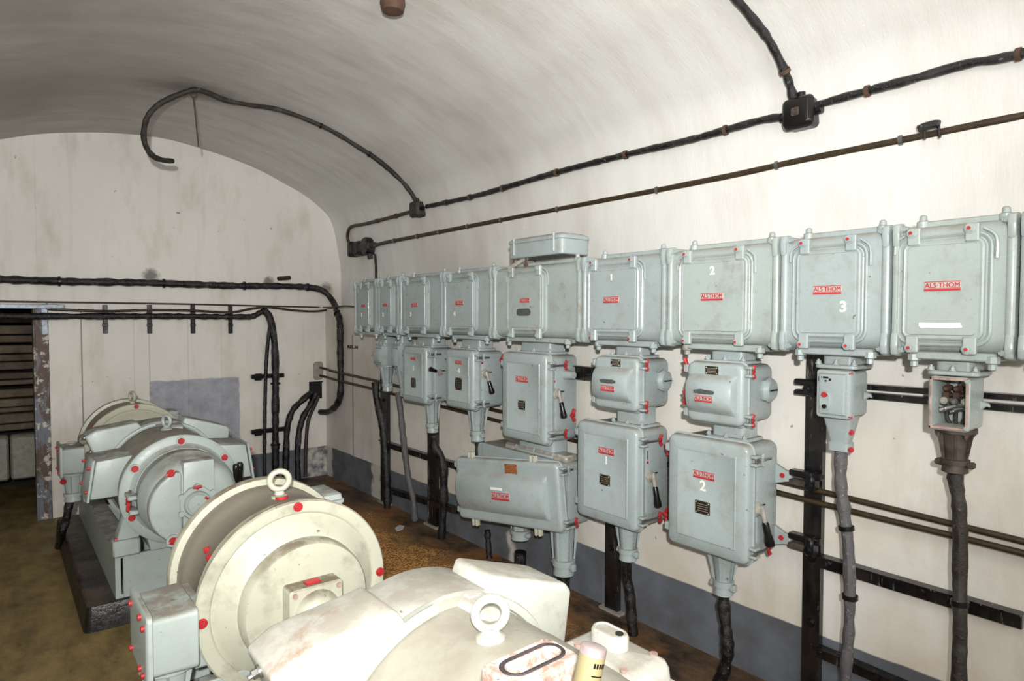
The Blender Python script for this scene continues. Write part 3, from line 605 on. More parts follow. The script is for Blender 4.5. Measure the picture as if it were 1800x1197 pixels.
# ---- busbar enclosures in a row ---------------------------------------------------------
ZB0, ZB1 = 1.492, 1.905; XB0, XB1 = XF+.022, 2.585
def bus(label, uL, uR, dL, dR, num=None, sgn=(0, 0, .09), red=True, smear=None, rust=False, dz=(.06, .05), white=None, botflange=(.15, .85), numpos=(.2, -.2), topflange=True, numh=.035):
    yA, yB = Q(uL, 550)[0], Q(uR, 550)[0]; y1, y0 = max(yA, yB), min(yA, yB); w = y1-y0; mat = 'grey_enamel_rusty' if rust else 'grey_enamel'
    t = thing('busbar_enclosure', label, 'busbar enclosure', (XB1, (y0+y1)/2, ZB0), 'busbar enclosures in the long row')
    bm = BM(); rrp(bm, 'y', XB0, XB1, ZB0, ZB1, [(y1-.008, .006), (y1-.014, 0), (y0+.014, 0), (y0+.008, .006)], .055, 7); obj('housing', bm, mat, t)
    for yy, s_ in ((y1, -1), (y0, 1)):            # beaded end flanges
        bm = BM(); rrp(bm, 'y', XB0-.008, XB1+.004, ZB0-.010, ZB1+.010, [(yy+s_*.002, .012), (yy+s_*.004, .004), (yy+s_*.010, 0), (yy+s_*.020, 0), (yy+s_*.027, .004), (yy+s_*.030, .011)], .05, 7); f = obj('end_flange', bm, mat, t)
        for zz, sg in ((ZB1-.01, 1), (ZB0+.01, -1)):
            bm = BM(); polyprism(bm, 'y', [(XB0-.012, zz-sg*.055), (XB0+.03, zz-sg*.02), (XB0+.035, zz+sg*.026), (XB0-.012, zz+sg*.02), (XB0-.018, zz-sg*.01)], yy+s_*.003, yy+s_*.026, .006, 2); obj('corner_lug', bm, mat, f)
            bm = BM(); hexbolt(bm, (XB0+.008, yy+s_*.026, zz+sg*.004), (0, s_, 0), .010, .012); obj('bolt', bm, mat, f)
    # cover with two beads round it
    c1, c0 = Q(dL, 550)[0], Q(dR, 550)[0]; b0, b1 = ZB0+dz[1], ZB1-dz[0]
    bm = BM(); e = .028
    rrp(bm, 'x', c0-e, c1+e, b0-e, b1+e, [(XB0+.004, 0), (XB0-.006, .001), (XB0-.010, .006), (XB0-.006, .012), (XB0-.002, .015), (XB0-.004, .019), (XB0-.014, .021), (XB0-.018, .026), (XB0-.016, .032), (XB0-.016, .036), (XB0-.020, .038)], .05, 6); d = obj('door', bm, mat, t)
    xs = XB0-.0205; W_ = c1-c0
    tw = .036
    for yc_, nm in ((c1-tw*.7, 'l'), (c0+tw*.7, 'r')):
        for zz, sg in ((b1, 1), (b0, -1)):
            bm = BM(); z_a, z_b = zz-sg*.006, zz+sg*.050; box(bm, XB0-.024, XB0-.004, yc_-tw/2, yc_+tw/2, z_a, z_b, .003); tb = obj('cover_tab', bm, mat, d)
            bm = BM(); p = (XB0-.024, yc_+.004, zz+sg*.034); hexbolt(bm, p, (-1, 0, 0), .0115, .010); bt = obj('bolt', bm, mat, tb)
            if red: bm = BM(); cyl(bm, (XB0-.037, p[1], p[2]), (XB0-.0405, p[1], p[2]), .0056, 8); obj('red_tip', bm, 'red_paint', bt, label='red dab on the bolt tip')
    yc, zc = (c0+c1)/2, (b0+b1)/2; H_ = b1-b0
    if sgn: sign(d, xs, yc+sgn[0]*W_, zc+sgn[1]*H_, sgn[2])
    if num: number(d, xs, yc+numpos[0]*W_, zc+numpos[1]*H_, num, numh*.88)
    if smear:
        bm = BM(); rrp(bm, 'x', yc-.055, yc+.065, zc-.075, zc-.035, [(xs+.001, 0), (xs-.003, 0), (xs-.004, .004)], .02, 6); obj('blank_plate', bm, 'smear', d, label='dark rounded blank plate')
    if white:
        bm = BM(); rnd = random.Random(3); pts = [(yc-.06, zc-.118), (yc-.03, zc-.121), (yc+.055, zc-.120), (yc+.06, zc-.112), (yc+.058, zc-.103), (yc+.0, zc-.104), (yc-.055, zc-.103)]; loft(bm, [[(xs+.0004, a, b) for a, b in pts], [(xs-.0009, a, b) for a, b in pts]]); obj('paint_smear', bm, 'stencil_white', d, label='smear of white paint')
    # drip strip over the cover
    bm = BM(); tube(bm, [(XB0-.006, c1+.034, b1-.03), (XB0-.006, c1+.030, b1+.01), (XB0-.006, c1+.005, b1+.030)], .005, 6, 5); obj('drip_strip', bm, mat, t); bm = BM(); tube(bm, [(XB0-.006, c0-.036, b1-.06), (XB0-.006, c0-.033, b1+.005), (XB0-.006, c0-.002, b1+.034)], .005, 6, 5); obj('drip_strip', bm, mat, t)
    # flange strips along the top and bottom
    if topflange:
        bm = BM(); box(bm, XB0+.05, XB1, y0+w*.10, y1-w*.17, ZB1-.006, ZB1+.018, .004); f = obj('top_flange', bm, mat, t)
        for yy in (y1-w*.17-.012, y0+w*.10+.012):
            bm = BM(); lathe(bm, 'z', (XB0+.06, yy), [(.017, ZB1-.02), (.019, ZB1-.01), (.019, ZB1+.018), (.012, ZB1+.022), (.011, ZB1+.036), (.006, ZB1+.04)], 12); obj('bolt', bm, mat, f)
    ya, yb = y0+w*(1-botflange[1]), y0+w*(1-botflange[0])
    bm = BM(); box(bm, XB0+.012, XB1, ya, yb, ZB0-.022, ZB0+.004, .004); f = obj('bottom_flange', bm, mat, t)
    for yy in (ya+.012, yb-.012):
        bm = BM(); lathe(bm, 'z', (XB0+.028, yy), [(.012, ZB0-.003), (.020, ZB0-.006), (.020, ZB0-.026), (.012, ZB0-.03), (.012, ZB0-.046), (.006, ZB0-.05)], 8); obj('bolt', bm, mat, f)
    return t, (y0, y1)
BUS = [
 bus('farthest small grey busbar enclosure, first of the row by the corner', 619, 659, 630, 648, '1', (0, .04, .07), False, numh=.035),
 bus('narrow grey busbar enclosure stencilled 2, beside the farthest one', 660, 697, 667, 687, '2', (0, .04, .07), False),
 bus('grey busbar enclosure with small 3 below its plate, far half of row', 698, 774, 711, 747, '3', (0, .02, .09), False),
 bus('grey busbar enclosure with small 4 below its plate, mid row', 775, 861, 785, 831, '4', (0, .03, .09), False),
 bus('grey busbar enclosure with dark oval blank plate and a small box on top', 862, 1016, 893, 951, None, (-.02, .04, .085), False, smear=True, rust=True),
 bus('grey busbar enclosure with large white 1 above its plate', 1018, 1166, 1036, 1118, '1', (.02, 0, .10), True, numpos=(.02, .36)),
 bus('grey busbar enclosure with large white 2 above its plate and rusty top', 1167, 1364, 1198, 1308, '2', (0, 0, .105), True, rust=True, numpos=(.0, .36), numh=.04),
 bus('grey busbar enclosure with large white 3 below right of its plate', 1366, 1560, 1400, 1506, '3', (-.02, .04, .10), True, numpos=(-.28, -.16), numh=.045),
 bus('nearest full busbar enclosure with white paint smear and no number', 1562, 1784, 1588, 1722, None, (-.02, .04, .10), True, rust=True, white=True),
 bus('busbar enclosure cut by the right edge of the picture', 1786, 1990, 1830, 1930, None, (0, 0, .1), True),
]
# square unit sitting on top of the fifth enclosure
ya, za = Q(882, 466); yb_, _ = Q(985, 460)
t = thing('relay_box', 'small grey box standing on top of the busbar enclosure row', 'box', (XF+.1, (ya+yb_)/2, ZB1+.02))
bm = BM(); rrp(bm, 'z', XF+.03, XB1-.02, yb_+.02, ya-.02, [(ZB1+.045, .004), (ZB1+.05, 0), (ZB1+.125, 0), (ZB1+.13, -.007), (ZB1+.140, -.007), (ZB1+.150, .0), (ZB1+.162, .03)], .03, 4); hs = obj('housing', bm, 'grey_enamel', t)
for yy in (yb_+.08, ya-.08): bm = BM(); box(bm, XF+.02, XF+.034, yy-.006, yy+.006, ZB1+.06, ZB1+.165, .003); obj('latch', bm, 'grey_enamel', t)
for (x, y) in ((XF+.05, ya-.05), (XF+.05, ya-.16), (XB1-.05, ya-.05), (XB1-.05, yb_+.05)):
    bm = BM(); cyl(bm, (x, y, ZB1-.01), (x, y, ZB1+.05), .006, 8); cyl(bm, (x, y, ZB1+.0), (x, y, ZB1+.01), .012, 8); obj('foot', bm, 'rust', t)
bm = BM(); cyl(bm, (XF+.03, ya-.03, ZB1-.01), (XF+.09, ya-.15, ZB1+.06), .014, 10); obj('conduit', bm, 'porcelain', t)

# ---- boxes hanging below the row -------------------------------------------------------
def hang(t, r, z1, XB=2.55, dy=.04, mat='grey_enamel', ztop=ZB0-.02, x0=None): neck(t, r[0]+dy, r[1]-dy, z1, ztop, XB, mat, x0)
t, r = switch_box('small grey switch box stencilled 3 with its lever pointing outward', (706, 607), (749, 713), num=('3', 0, .12), sgn=(0, .28, .07), plate=(0, -.14, .065, .07), red=(0, 0), glands=((760, 740, 2.46, .055, .035, .24),), group='switch boxes under the row'); hang(t, r, r[3]-.012)
lever(t, XF+.11, r[0]+.006, (r[2]+r[3])/2+.02, -1.9, .07, .9)
t, r = switch_box('small grey switch box stencilled 4 with black lever hanging down', (782, 612), (832, 724), num=('4', 0, .14), sgn=(0, .28, .08), plate=(0, -.08, .075, .08), red=(0, 0), lev=(.2, .1, .25, .085, 1.), glands=((840, 750, 2.46, .065, .038, .24),), group='switch boxes under the row'); hang(t, r, r[3]-.012)
wingnut(t, (XF+.21, r[0]-.02, r[3]-.07), (1, 0, 0), s=1.4)
t, r = switch_box('tall grey switch box under the oval-plate enclosure, with red wing nuts', (881, 617), (960, 786), sgn=(.02, .2, .11), plate=(.02, -.09, .062, .052), smear=(.02, .265, .07, .012), red=(1, 1), lev=(.15, .06, .15, .09, 1.), group='switch boxes under the row', clampn=.12); hang(t, r, r[3]-.012, 2.55, .05)
wingnut(t, (XF+.10, r[1]+.03, r[2]+.10), (1, 0, 0), s=1.3); wingnut(t, (XF+.12, r[1]+.03, r[2]+.04), (1, 0, 0), s=1.3); wingnut(t, (2.5, r[0]-.02, r[2]+.16), (1, 0, 0), s=1.3)
bm = BM(); cyl(bm, (2.47, r[0]+.01, r[3]-.12), (2.47, r[0]-.06, r[3]-.12), .03, 12, .02)
obj('side_outlet', bm, 'grey_enamel', t)
B5 = r
t, r = switch_box('left domed grey box with side boss, nearer the wide low box', (1043, 624), (1121, 727), style='dome', sgn=(0, -.08, .09), plate=(-.02, .38, .06, .035), smear=(0, .05, .10, .02), red=(1, 1), knob=.05, group='domed boxes under the row', clampn=.03, side=False); hang(t, r, r[3]-.012); B6 = r
t, r = switch_box('right domed grey box with side boss, nearer the push-button box', (1206, 633), (1306, 754), style='dome', sgn=(.05, -.08, .085), plate=(.03, .36, .06, .035), smear=(.05, .03, .10, .02), red=(1, 1), knob=.05, group='domed boxes under the row', clampn=.03, side=False); hang(t, r, r[3]-.012); B7 = r
for zz in (r[3]-.03, r[2]+.09): wingnut(t, (XF+.05, r[1]+.03, zz), (0, 1, .4), s=1.2)
t, r = switch_box('large grey switch box stencilled 1, with black lever and data plate', (1013, 736), (1119, 940), num=('1', -.02, .14), sgn=(-.02, .23, .105), plate=(0, -.06, .068, .052), smear=(-.02, .32, .15, .03), red=(1, 1), lev=(.25, .02, .08, .10, 1.), glands=((1104, 970, 2.44, .062, .037, .21),), group='large numbered switch boxes', clampn=.14, numh=.04); B8 = r
neck(t, B6[0]+.03, B6[1]-.05, r[3]-.012, B6[2]+.012, 2.55)
wingnut(t, (2.5, r[0]-.03, r[2]+.07), (0, -1, -.5), s=1.6); wingnut(t, (2.5, r[0]-.03, r[3]-.10), (0, -1, -.5), s=1.3)
t, r = switch_box('large grey switch box stencilled 2, nearest box with a black lever', (1173, 759), (1314, 1000), num=('2', .03, .09), sgn=(.02, .18, .105), plate=(.03, -.1, .072, .055), smear=(.03, .27, .15, .035), red=(0, 1), lev=(.12, -.05, .2, .10, 1.05), glands=((1272, 1030, 2.44, .068, .034, .215),), brackets=((.2, .13), (-.33, .13)), group='large numbered switch boxes', clampn=.12, numh=.045); B9 = r
neck(t, B7[0]+.03, B7[1]-.05, r[3]-.012, B7[2]+.012, 2.55)

_q = oX(984, 816, XF); _ya = _q.y; _tl = (_ya+.82, .833); _br = (_ya, .452)
_Q = Q; Q = lambda u, v, X=XF: (_Q(u, v, X) if u > 5 else (u, v))
t, r = switch_box('wide low grey box, its bulging cover hanging ajar', _tl, _br, style='dome', sgn=(-.02, -.03, .14), plate=(-.08, .36, .095, .06, 'orange_tag'), red=(0, 1), side=True, glands=((915, 960, 2.45, .05, .048, .20), (991, 980, 2.45, .072, .05, .30)), clampn=.09, name='cabinet_box'); B10 = r
Q = _Q
door = [c for c in t.children if c.name.startswith('door')][0]
bm = BM(); box(bm, XF-.052, XF-.0505, (r[0]+r[1])/2-.03, (r[0]+r[1])/2+.06, (r[2]+r[3])/2+.0225, (r[2]+r[3])/2+.038, 0); obj('paper_label', bm, 'stencil_white', door, label='torn white strip above the red plate')
for yy in (r[1]-.13, r[0]+.19):
    for zz, sg in ((r[2], -1), (r[3], 1)):
        bm = BM()
        for d_ in (-.014, .014): rrp(bm, 'x', yy+d_-.008, yy+d_+.008, zz-.01 if sg > 0 else zz-.035, zz+.03 if sg > 0 else zz+.01, [(XF+.01, .002), (XF+.012, 0), (XF+.035, 0), (XF+.037, .002)], .006, 3)
        obj('cover_lug', bm, 'cream_paint', door)
_h = Vector((XF+.03, r[0], (r[2]+r[3])/2))-Vector(t.location)
door.matrix_basis = Matrix.Translation(_h) @ Matrix.Rotation(math.radians(8.4), 4, 'Z') @ Matrix.Rotation(math.radians(-5.9), 4, 'X') @ Matrix.Translation(-_h)
bm = BM(); box(bm, XF+.075, 2.5, r[0]+.03, r[1]-.25, r[3]-.02, r[3]+.02, .01); obj('interior_frame', bm, 'porcelain', t)
neck(t, B5[0]+.02, B5[1]-.03, r[3]-.012, B5[2]+.012, 2.55)

# ---- small starter boxes with own flanges at right
def push_box(label, tl, br, XFb, open_=False, XB=2.55):
    y1, z1 = Q(tl[0], tl[1], XFb); y0, z0 = Q(br[0], br[1], XFb); w, h = y1-y0, z1-z0; yc = (y0+y1)/2
    mat = 'grey_enamel_rusty' if open_ else 'grey_enamel'
    t = thing('open_terminal_box' if open_ else 'push_button_box', label, 'terminal box' if open_ else 'push button box', (XB, yc, z0))
    if open_:
        bm = BM(); i = .012
        rrp(bm, 'x', y0, y1, z0, z1, [(XB-.02, .01), (XB-.03, 0), (XFb+.006, 0), (XFb, .006), (XFb, .011), (XFb+.008, .013), (XB-.05, .018)], .016, 4); obj('housing', bm, mat, t)
        bm = BM(); box(bm, XFb-.001, XFb+.004, y0+.003, y0+.011, z0+.004, z1-.004, .001); box(bm, XFb-.001, XFb+.004, y1-.011, y1-.003, z0+.004, z1-.004, .001); box(bm, XFb-.001, XFb+.004, y0+.003, y1-.003, z1-.012, z1-.004, .001); box(bm, XFb-.001, XFb+.004, y0+.003, y1-.003, z0+.004, z0+.012, .001); obj('rim', bm, 'pink_rust', t, label='rusty pinkish rim round the open front')
        rnd = random.Random(5)
        bm = BM(); box(bm, XB-.09, XB-.055, y0+w*.15, y1-w*.18, z0+h*.60, z0+h*.64, .004); o = obj('terminal_rail', bm, 'rust', t)
        for k in range(3):
            yy = y0+w*(.24+.26*k); bm = BM(); lathe(bm, 'x', (yy, z0+h*.74), [(.011, XB-.05), (.011, XB-.09), (.006, XB-.10), (.001, XB-.1)], 10); box(bm, XB-.1, XB-.06, yy-.010, yy+.010, z0+h*.52, z0+h*.68, .003); cyl(bm, (XB-.08, yy, z0+h*.74), (XB-.06, yy-.003, z0+h*.93), .0035, 6); obj('terminal', bm, 'rust', o)
            bm = BM(); lathe(bm, 'x', (yy, z0+h*.52), [(.012, XB-.06), (.012, XB-.115), (.006, XB-.12), (.001, XB-.12)], 10); obj('contact_stud', bm, 'bare_steel' if k == 1 else 'porcelain', o)
        bm = BM()
        for k in range(9):
            yy = y0+w*(.14+.09*k); zz = z0+h*(.40+rnd.uniform(-.05, .05)); cyl(bm, (XB-.10, yy-.01, zz), (XB-.115, yy+.012, zz+rnd.uniform(-.012, .012)), rnd.uniform(.005, .009), 7)
            cyl(bm, (XB-.1, yy, zz), (XB-.08, yy+rnd.uniform(-.01, .01), zz+.03), .005, 6)
        box(bm, XB-.10, XB-.09, y0+w*.14, y1-w*.1, z0+h*.34, z0+h*.42, .004); obj('cable_clamp', bm, 'bare_steel', t)
        for k in range(3):
            yy = y0+w*(.28+.22*k); bm = BM(); tube(bm, [(XB-.09, yy, z0+h*.36), (XB-.10, yy-.002, z0+h*.22), (XB-.09, yc+(yy-yc)*.5, z0+.005)], .006, 8); obj('wire', bm, 'dirty_cable', t)
    else:
        bm = BM(); rrp(bm, 'x', y0+.006, y1-.006, z0+.006, z1-.006, [(XFb+.03, 0), (XB-.02, 0), (XB-.014, .01)], .016, 4); obj('housing', bm, mat, t)
        bm = BM(); rrp(bm, 'x', y0, y1, z0, z1, [(XFb+.032, 0), (XFb+.012, 0), (XFb+.004, .004), (XFb+.002, .014), (XFb-.008, .018), (XFb-.010, .024)], .014, 4); d = obj('door', bm, mat, t)
        zc = (z0+z1)/2; yq = y0+w*.68; x_ = XFb-.010
        bm = BM(); rrp(bm, 'x', yq-.022, yq+.022, zc-h*.34, zc+h*.06, [(x_+.002, 0), (x_-.005, .002), (x_-.006, .006), (x_-.002, .008)], .022, 7); obj('button_surround', bm, mat, d)
        bm = BM(); cyl(bm, (x_, yq, zc-h*.01), (x_-.012, yq, zc-h*.01), .010, 14); obj('stop_button', bm, 'red_paint', d, label='red push button')
        bm = BM(); cyl(bm, (x_, yq, zc-h*.25), (x_-.010, yq, zc-h*.25), .008, 14); obj('start_button', bm, 'black_steel', d, label='black push button')
        bm = BM()
        for (a, b, c, e) in ((.10, .34, .16, .04), (.10, .27, .06, .035), (.22, .30, .06, .05), (-.10, .30, .02, .10), (-.02, .34, .02, .03)): box(bm, x_-.0012, x_+.0005, yq-w*a-w*c/2+.012, yq-w*a+w*c/2+.012, zc+h*b-h*e/2, zc+h*b+h*e/2, 0)
        obj('faded_marking', bm, 'bakelite', d)
    for (yy, zz) in ((y0+.008, z0+.012), (y0+.008, z1-.012)):
        bm = BM(); hexbolt(bm, (XFb+.001 if open_ else XFb+.012, yy-.001, zz), (-1, 0, 0), .006, .006); obj('bolt', bm, 'red_paint' if not open_ else mat, t)
    bm = BM(); polyprism(bm, 'x', [(y0+.004, z0+h*.35), (y0+.004, z0+h*.55), (y0-.022, z0+h*.5), (y0-.026, z0+h*.42), (y0-.016, z0+h*.44)], XB-.06, XB-.045, .003, 1); obj('mounting_lug', bm, mat, t)
    return t, (y0, y1, z0, z1)
XS = 2.38
t, r = push_box('narrow grey push-button box with red button and tapering outlet', (1434, 648), (1495, 740), XS); B11 = r
neck(t, r[0]-.012, r[1]+.012, r[3]+.002, ZB0-.02, 2.56, x0=XS+.01)
bm = BM(); x0, x1 = XS+.03, 2.5; loft(bm, [[(a, b, r[2]+.008) for a, b in rr(x0, x1, r[0]+.012, r[1]-.012, .01, 3)], [(a, b, r[2]-.09) for a, b in rr(x0+.02, x1-.02, r[0]+.03, r[1]-.030, .012, 3)], [(a, b, r[2]-.095) for a, b in rr(x0+.015, x1-.015, r[0]+.026, r[1]-.026, .012, 3)], [(a, b, r[2]-.125) for a, b in rr(x0+.015, x1-.015, r[0]+.026, r[1]-.026, .012, 3)]]); g = obj('cable_gland', bm, 'grey_enamel', t)
for zz in (-.05, -.115):
    bm = BM(); hexbolt(bm, (x0+.025, r[0]+.02, r[2]+zz), (-1, -1, 0), .008, .008); obj('bolt', bm, 'red_paint', g)
C11 = Vector(((x0+x1)/2, (r[0]+r[1])/2, r[2]-.12))
t, r = push_box('open rusty terminal box showing corroded contacts, rightmost of the lower boxes', (1632, 660), (1703, 762), XS, True); B12 = r
neck(t, r[0]-.02, r[1]+.012, r[3]+.002, ZB0-.02, 2.56, 'grey_enamel_rusty', x0=XS+.01)
gland(t, 2.46, (r[0]+r[1])/2, r[2]+.002, .052, .032, .15, 'dirty_metal'); C12 = Vector((2.46, (r[0]+r[1])/2, r[2]-.145))
# far small boxes
for (tl, br, w) in (((657, 607), (674, 643), 'farthest small faceted outlet box under the first enclosure'), ((689, 607), (703, 650), 'small faceted outlet box half hidden beside switch box 3')):
    y1, z1 = Q(tl[0], tl[1], 2.40); y0, z0 = Q(br[0], br[1], 2.40); t = thing('outlet_box', w, 'outlet box', (2.45, (y0+y1)/2, z0), 'small outlet boxes by the corner'); yc = (y0+y1)/2
    bm = BM(); rrp(bm, 'z', 2.40, 2.56, y0, y1, [(z0, .006), (z0+.008, 0), (z1-.008, 0), (z1, .006)], .035, 1); obj('housing', bm, 'grey_enamel', t)
    bm = BM(); rrp(bm, 'x', y0+.02, y1-.02, z0+.02, z1-.02, [(2.402, 0), (2.385, .003), (2.375, .02)], .02, 2); obj('cover', bm, 'grey_enamel', t)
    gland(t, 2.48, yc, z0+.002, .065, .035, .22)
    neck(t, y0+.01, y1-.01, z1-.002, ZB0-.02, 2.56, x0=2.41)

# ================================================================ FRAMEWORK BEHIND
def post(label, u0, u1, v_top, z_bot=0., X=2.61, zt=None):
    a = oX(u0, v_top, X); b = oX(u1, v_top, X); t = thing('support_post', label, 'post', (X, (a.y+b.y)/2, z_bot), 'black steel posts along the side wall'); zt = zt or a.z; y0, y1 = min(a.y, b.y), max(a.y, b.y)
    bm = BM(); polyprism(bm, 'z', [(X-.02, y0), (X-.02, y1), (XW, y1), (XW, y1-.008), (X-.012, y1-.008), (X-.012, y0+.008), (XW, y0+.008), (XW, y0)], z_bot, zt, 0); obj('channel', bm, 'post_steel', t)
    for zz in (.35, .62, .9):
        if z_bot+.1 < zz < zt-.05: bm = BM(); hexbolt(bm, (X-.02, (y0+y1)/2, zz), (-1, 0, 0), .014, .012); obj('bolt', bm, 'black_steel', t)
    bm = BM(); rrp(bm, 'z', X-.04, XW, y0-.03, y1+.03, [(0, 0), (.012, 0)], .004, 1); obj('foot', bm, 'cement', t)
    return t
post('farthest black post behind the small outlet boxes', 672, 684, 700, zt=1.44)
post('black post behind the cable from switch box 3', 755, 770, 770, zt=1.2)
post('black post below large switch box 1', 1068, 1090, 950, zt=.6)
post('nearest tall black post right of large switch box 2', 1421, 1452, 665, zt=1.46)
def rail(label, pa, pb, h, X=2.60, mat='post_steel', nb=2):
    a = oX(pa[0], pa[1], X); b = oX(pb[0], pb[1], X); t = thing('support_rail', label, 'rail', tuple(a)); th = .012
    bm = BM(); loft(bm, [[(p.x-th, p.y, p.z+h/2), (p.x+th, p.y, p.z+h/2), (p.x+th, p.y, p.z-h/2), (p.x-th, p.y, p.z-h/2)] for p in (a, b)]); loft(bm, [[(p.x-th-.02, p.y, p.z+h/2+.003), (p.x+th, p.y, p.z+h/2+.003), (p.x+th, p.y, p.z+h/2-.003), (p.x-th-.02, p.y, p.z+h/2-.003)] for p in (a, b)]); obj('bar', bm, mat, t)
    for k in range(nb):
        f = (k+.12)/max(nb, 1); p = a.lerp(b, f); bm = BM(); hexbolt(bm, (p.x-th, p.y, p.z), (-1, 0, 0), .013, .012); obj('bolt', bm, mat, t)
rail('upper black rail low on the wall between the two far posts', (671, 778), (803, 819), .05)
rail('lower black rail low on the wall between the two far posts', (686, 862), (803, 897), .05)
rail('upper black rail running right from the nearest post', (1440, 985), (1798, 1092), .05)
rail('bottom black rail running right from the nearest post', (1430, 1140), (1640, 1230), .045)
rail('upper of two thin black bars behind the push-button box', (1512, 679), (1830, 702), .018, 2.60, nb=0)
rail('lower of two thin black bars behind the push-button box', (1512, 694), (1830, 722), .022, 2.60, nb=0)
rail('short black bar bridging between tall box and domed box 1', (1010, 648), (1047, 652), .035, 2.56, nb=0)
rail('second short black bar just beneath, toward domed box 1', (1010, 660), (1047, 664), .035, 2.56, nb=0)
a = oX(1418, 680, 2.57); t = thing('bar_clamp', 'black clamp stub sticking out left of the nearest post', 'clamp', tuple(a)); bm = BM(); box(bm, 2.55, 2.59, a.y-.05, a.y+.045, a.z+.008, a.z+.032, .004); box(bm, 2.55, 2.59, a.y-.05, a.y+.045, a.z-.034, a.z-.012, .004); obj('jaw', bm, 'black_steel', t)
bm = BM(); box(bm, 2.54, 2.565, a.y-.045, a.y-.01, a.z-.035, a.z+.03, .004); hexbolt(bm, (2.54, a.y-.02, a.z-.005), (-1, 0, 0), .015, .012); obj('bolt', bm, 'black_steel', t)

# ---- cables falling from the boxes
def drop(label, pts, r, mat, X=2.5, bump=.2, **k): return cable('drop_cable', label, 'cable', [p if isinstance(p, Vector) else oX(p[0], p[1], p[2] if len(p) > 2 else X) for p in pts], r, mat, bump, **k)
drop('grey braided cable hanging from the push-button box', [C11+Vector((0, 0, .02)), (1478, 800), (1478, 850), (1484, 900), (1491, 960), (1494, 1040), (1492, 1110), (1487, 1180), (1482, 1260)], .021, 'braid_cable', 2.46, clips=(.3, .56))
drop('brown dirty cable hanging from the open terminal box', [C12+Vector((0, 0, .02)), (1679, 840), (1686, 890), (1688, 960), (1687, 1030), (1688, 1110), (1686, 1180), (1686, 1300)], .021, 'dirty_cable', 2.47, clips=(.5,))

drop('black tarred cable curving down from large switch box 2 to the floor', [(1272, 1050, 2.44), (1273, 1075, 2.44), (1277, 1110, 2.44), (1279, 1145, 2.44), (1274, 1175, 2.44), (1262, 1205, 2.44), (1250, 1250, 2.44)], .026, 'tar_cable')
drop('black tarred cable leaning down from large switch box 1 past the post', [(1103, 985, 2.44), (1101, 1010, 2.45), (1107, 1040, 2.46), (1110, 1075, 2.47), (1113, 1115, 2.48)], .026, 'tar_cable')
drop('short black cable under the left outlet of the wide box', [(915, 970, 2.45), (914, 1000, 2.45), (914, 1034, 2.45)], .036, 'tar_cable', bump=.06)
drop('short black cable under the right outlet of the wide box, behind the hood', [(991, 1000, 2.45), (990, 1030, 2.45), (988, 1080, 2.45)], .04, 'tar_cable', bump=.06)
drop('thin black cable from the wide box to the floor', [(857, 932), (858, 950), (860, 981)], .02, 'tar_cable', 2.5)
drop('black cable from switch box 4 behind the wide box', [(843, 775, 2.46), (843, 800, 2.47), (845, 830, 2.5)], .03, 'dirty_cable')
drop('black cable from switch box 3 bending down to the floor', [(762, 765, 2.46), (765, 785, 2.47), (776, 805, 2.5), (780, 840, 2.5), (779, 900, 2.5), (776, 947, 2.5)], .03, 'tar_cable')
drop('black cable from the farthest outlet box down the first post', [(660, 672, 2.48), (662, 700, 2.48), (671, 740, 2.5), (677, 790, 2.5), (680, 840, 2.5), (681, 893, 2.5)], .032, 'tar_cable')
drop('pale grey cable slanting from the second outlet box to the floor', [(700, 690, 2.48), (705, 730, 2.48), (710, 780, 2.5), (718, 840, 2.52), (727, 880, 2.53), (729, 915, 2.54)], .024, 'braid_cable')
a = oZ(698, 928, .0); b = oZ(705, 925, 0); bm = BM(); pts = [oZ(u, v, .003) for u, v in ((694, 929), (702, 923), (711, 925), (708, 931), (697, 934))]; loft(bm, [[(p.x, p.y, p.z) for p in pts], [(p.x, p.y, p.z+.003) for p in pts]]); tag(obj('paper_scrap', bm, 'paper'), 'small pale scrap of paper on the brown floor', 'paper')

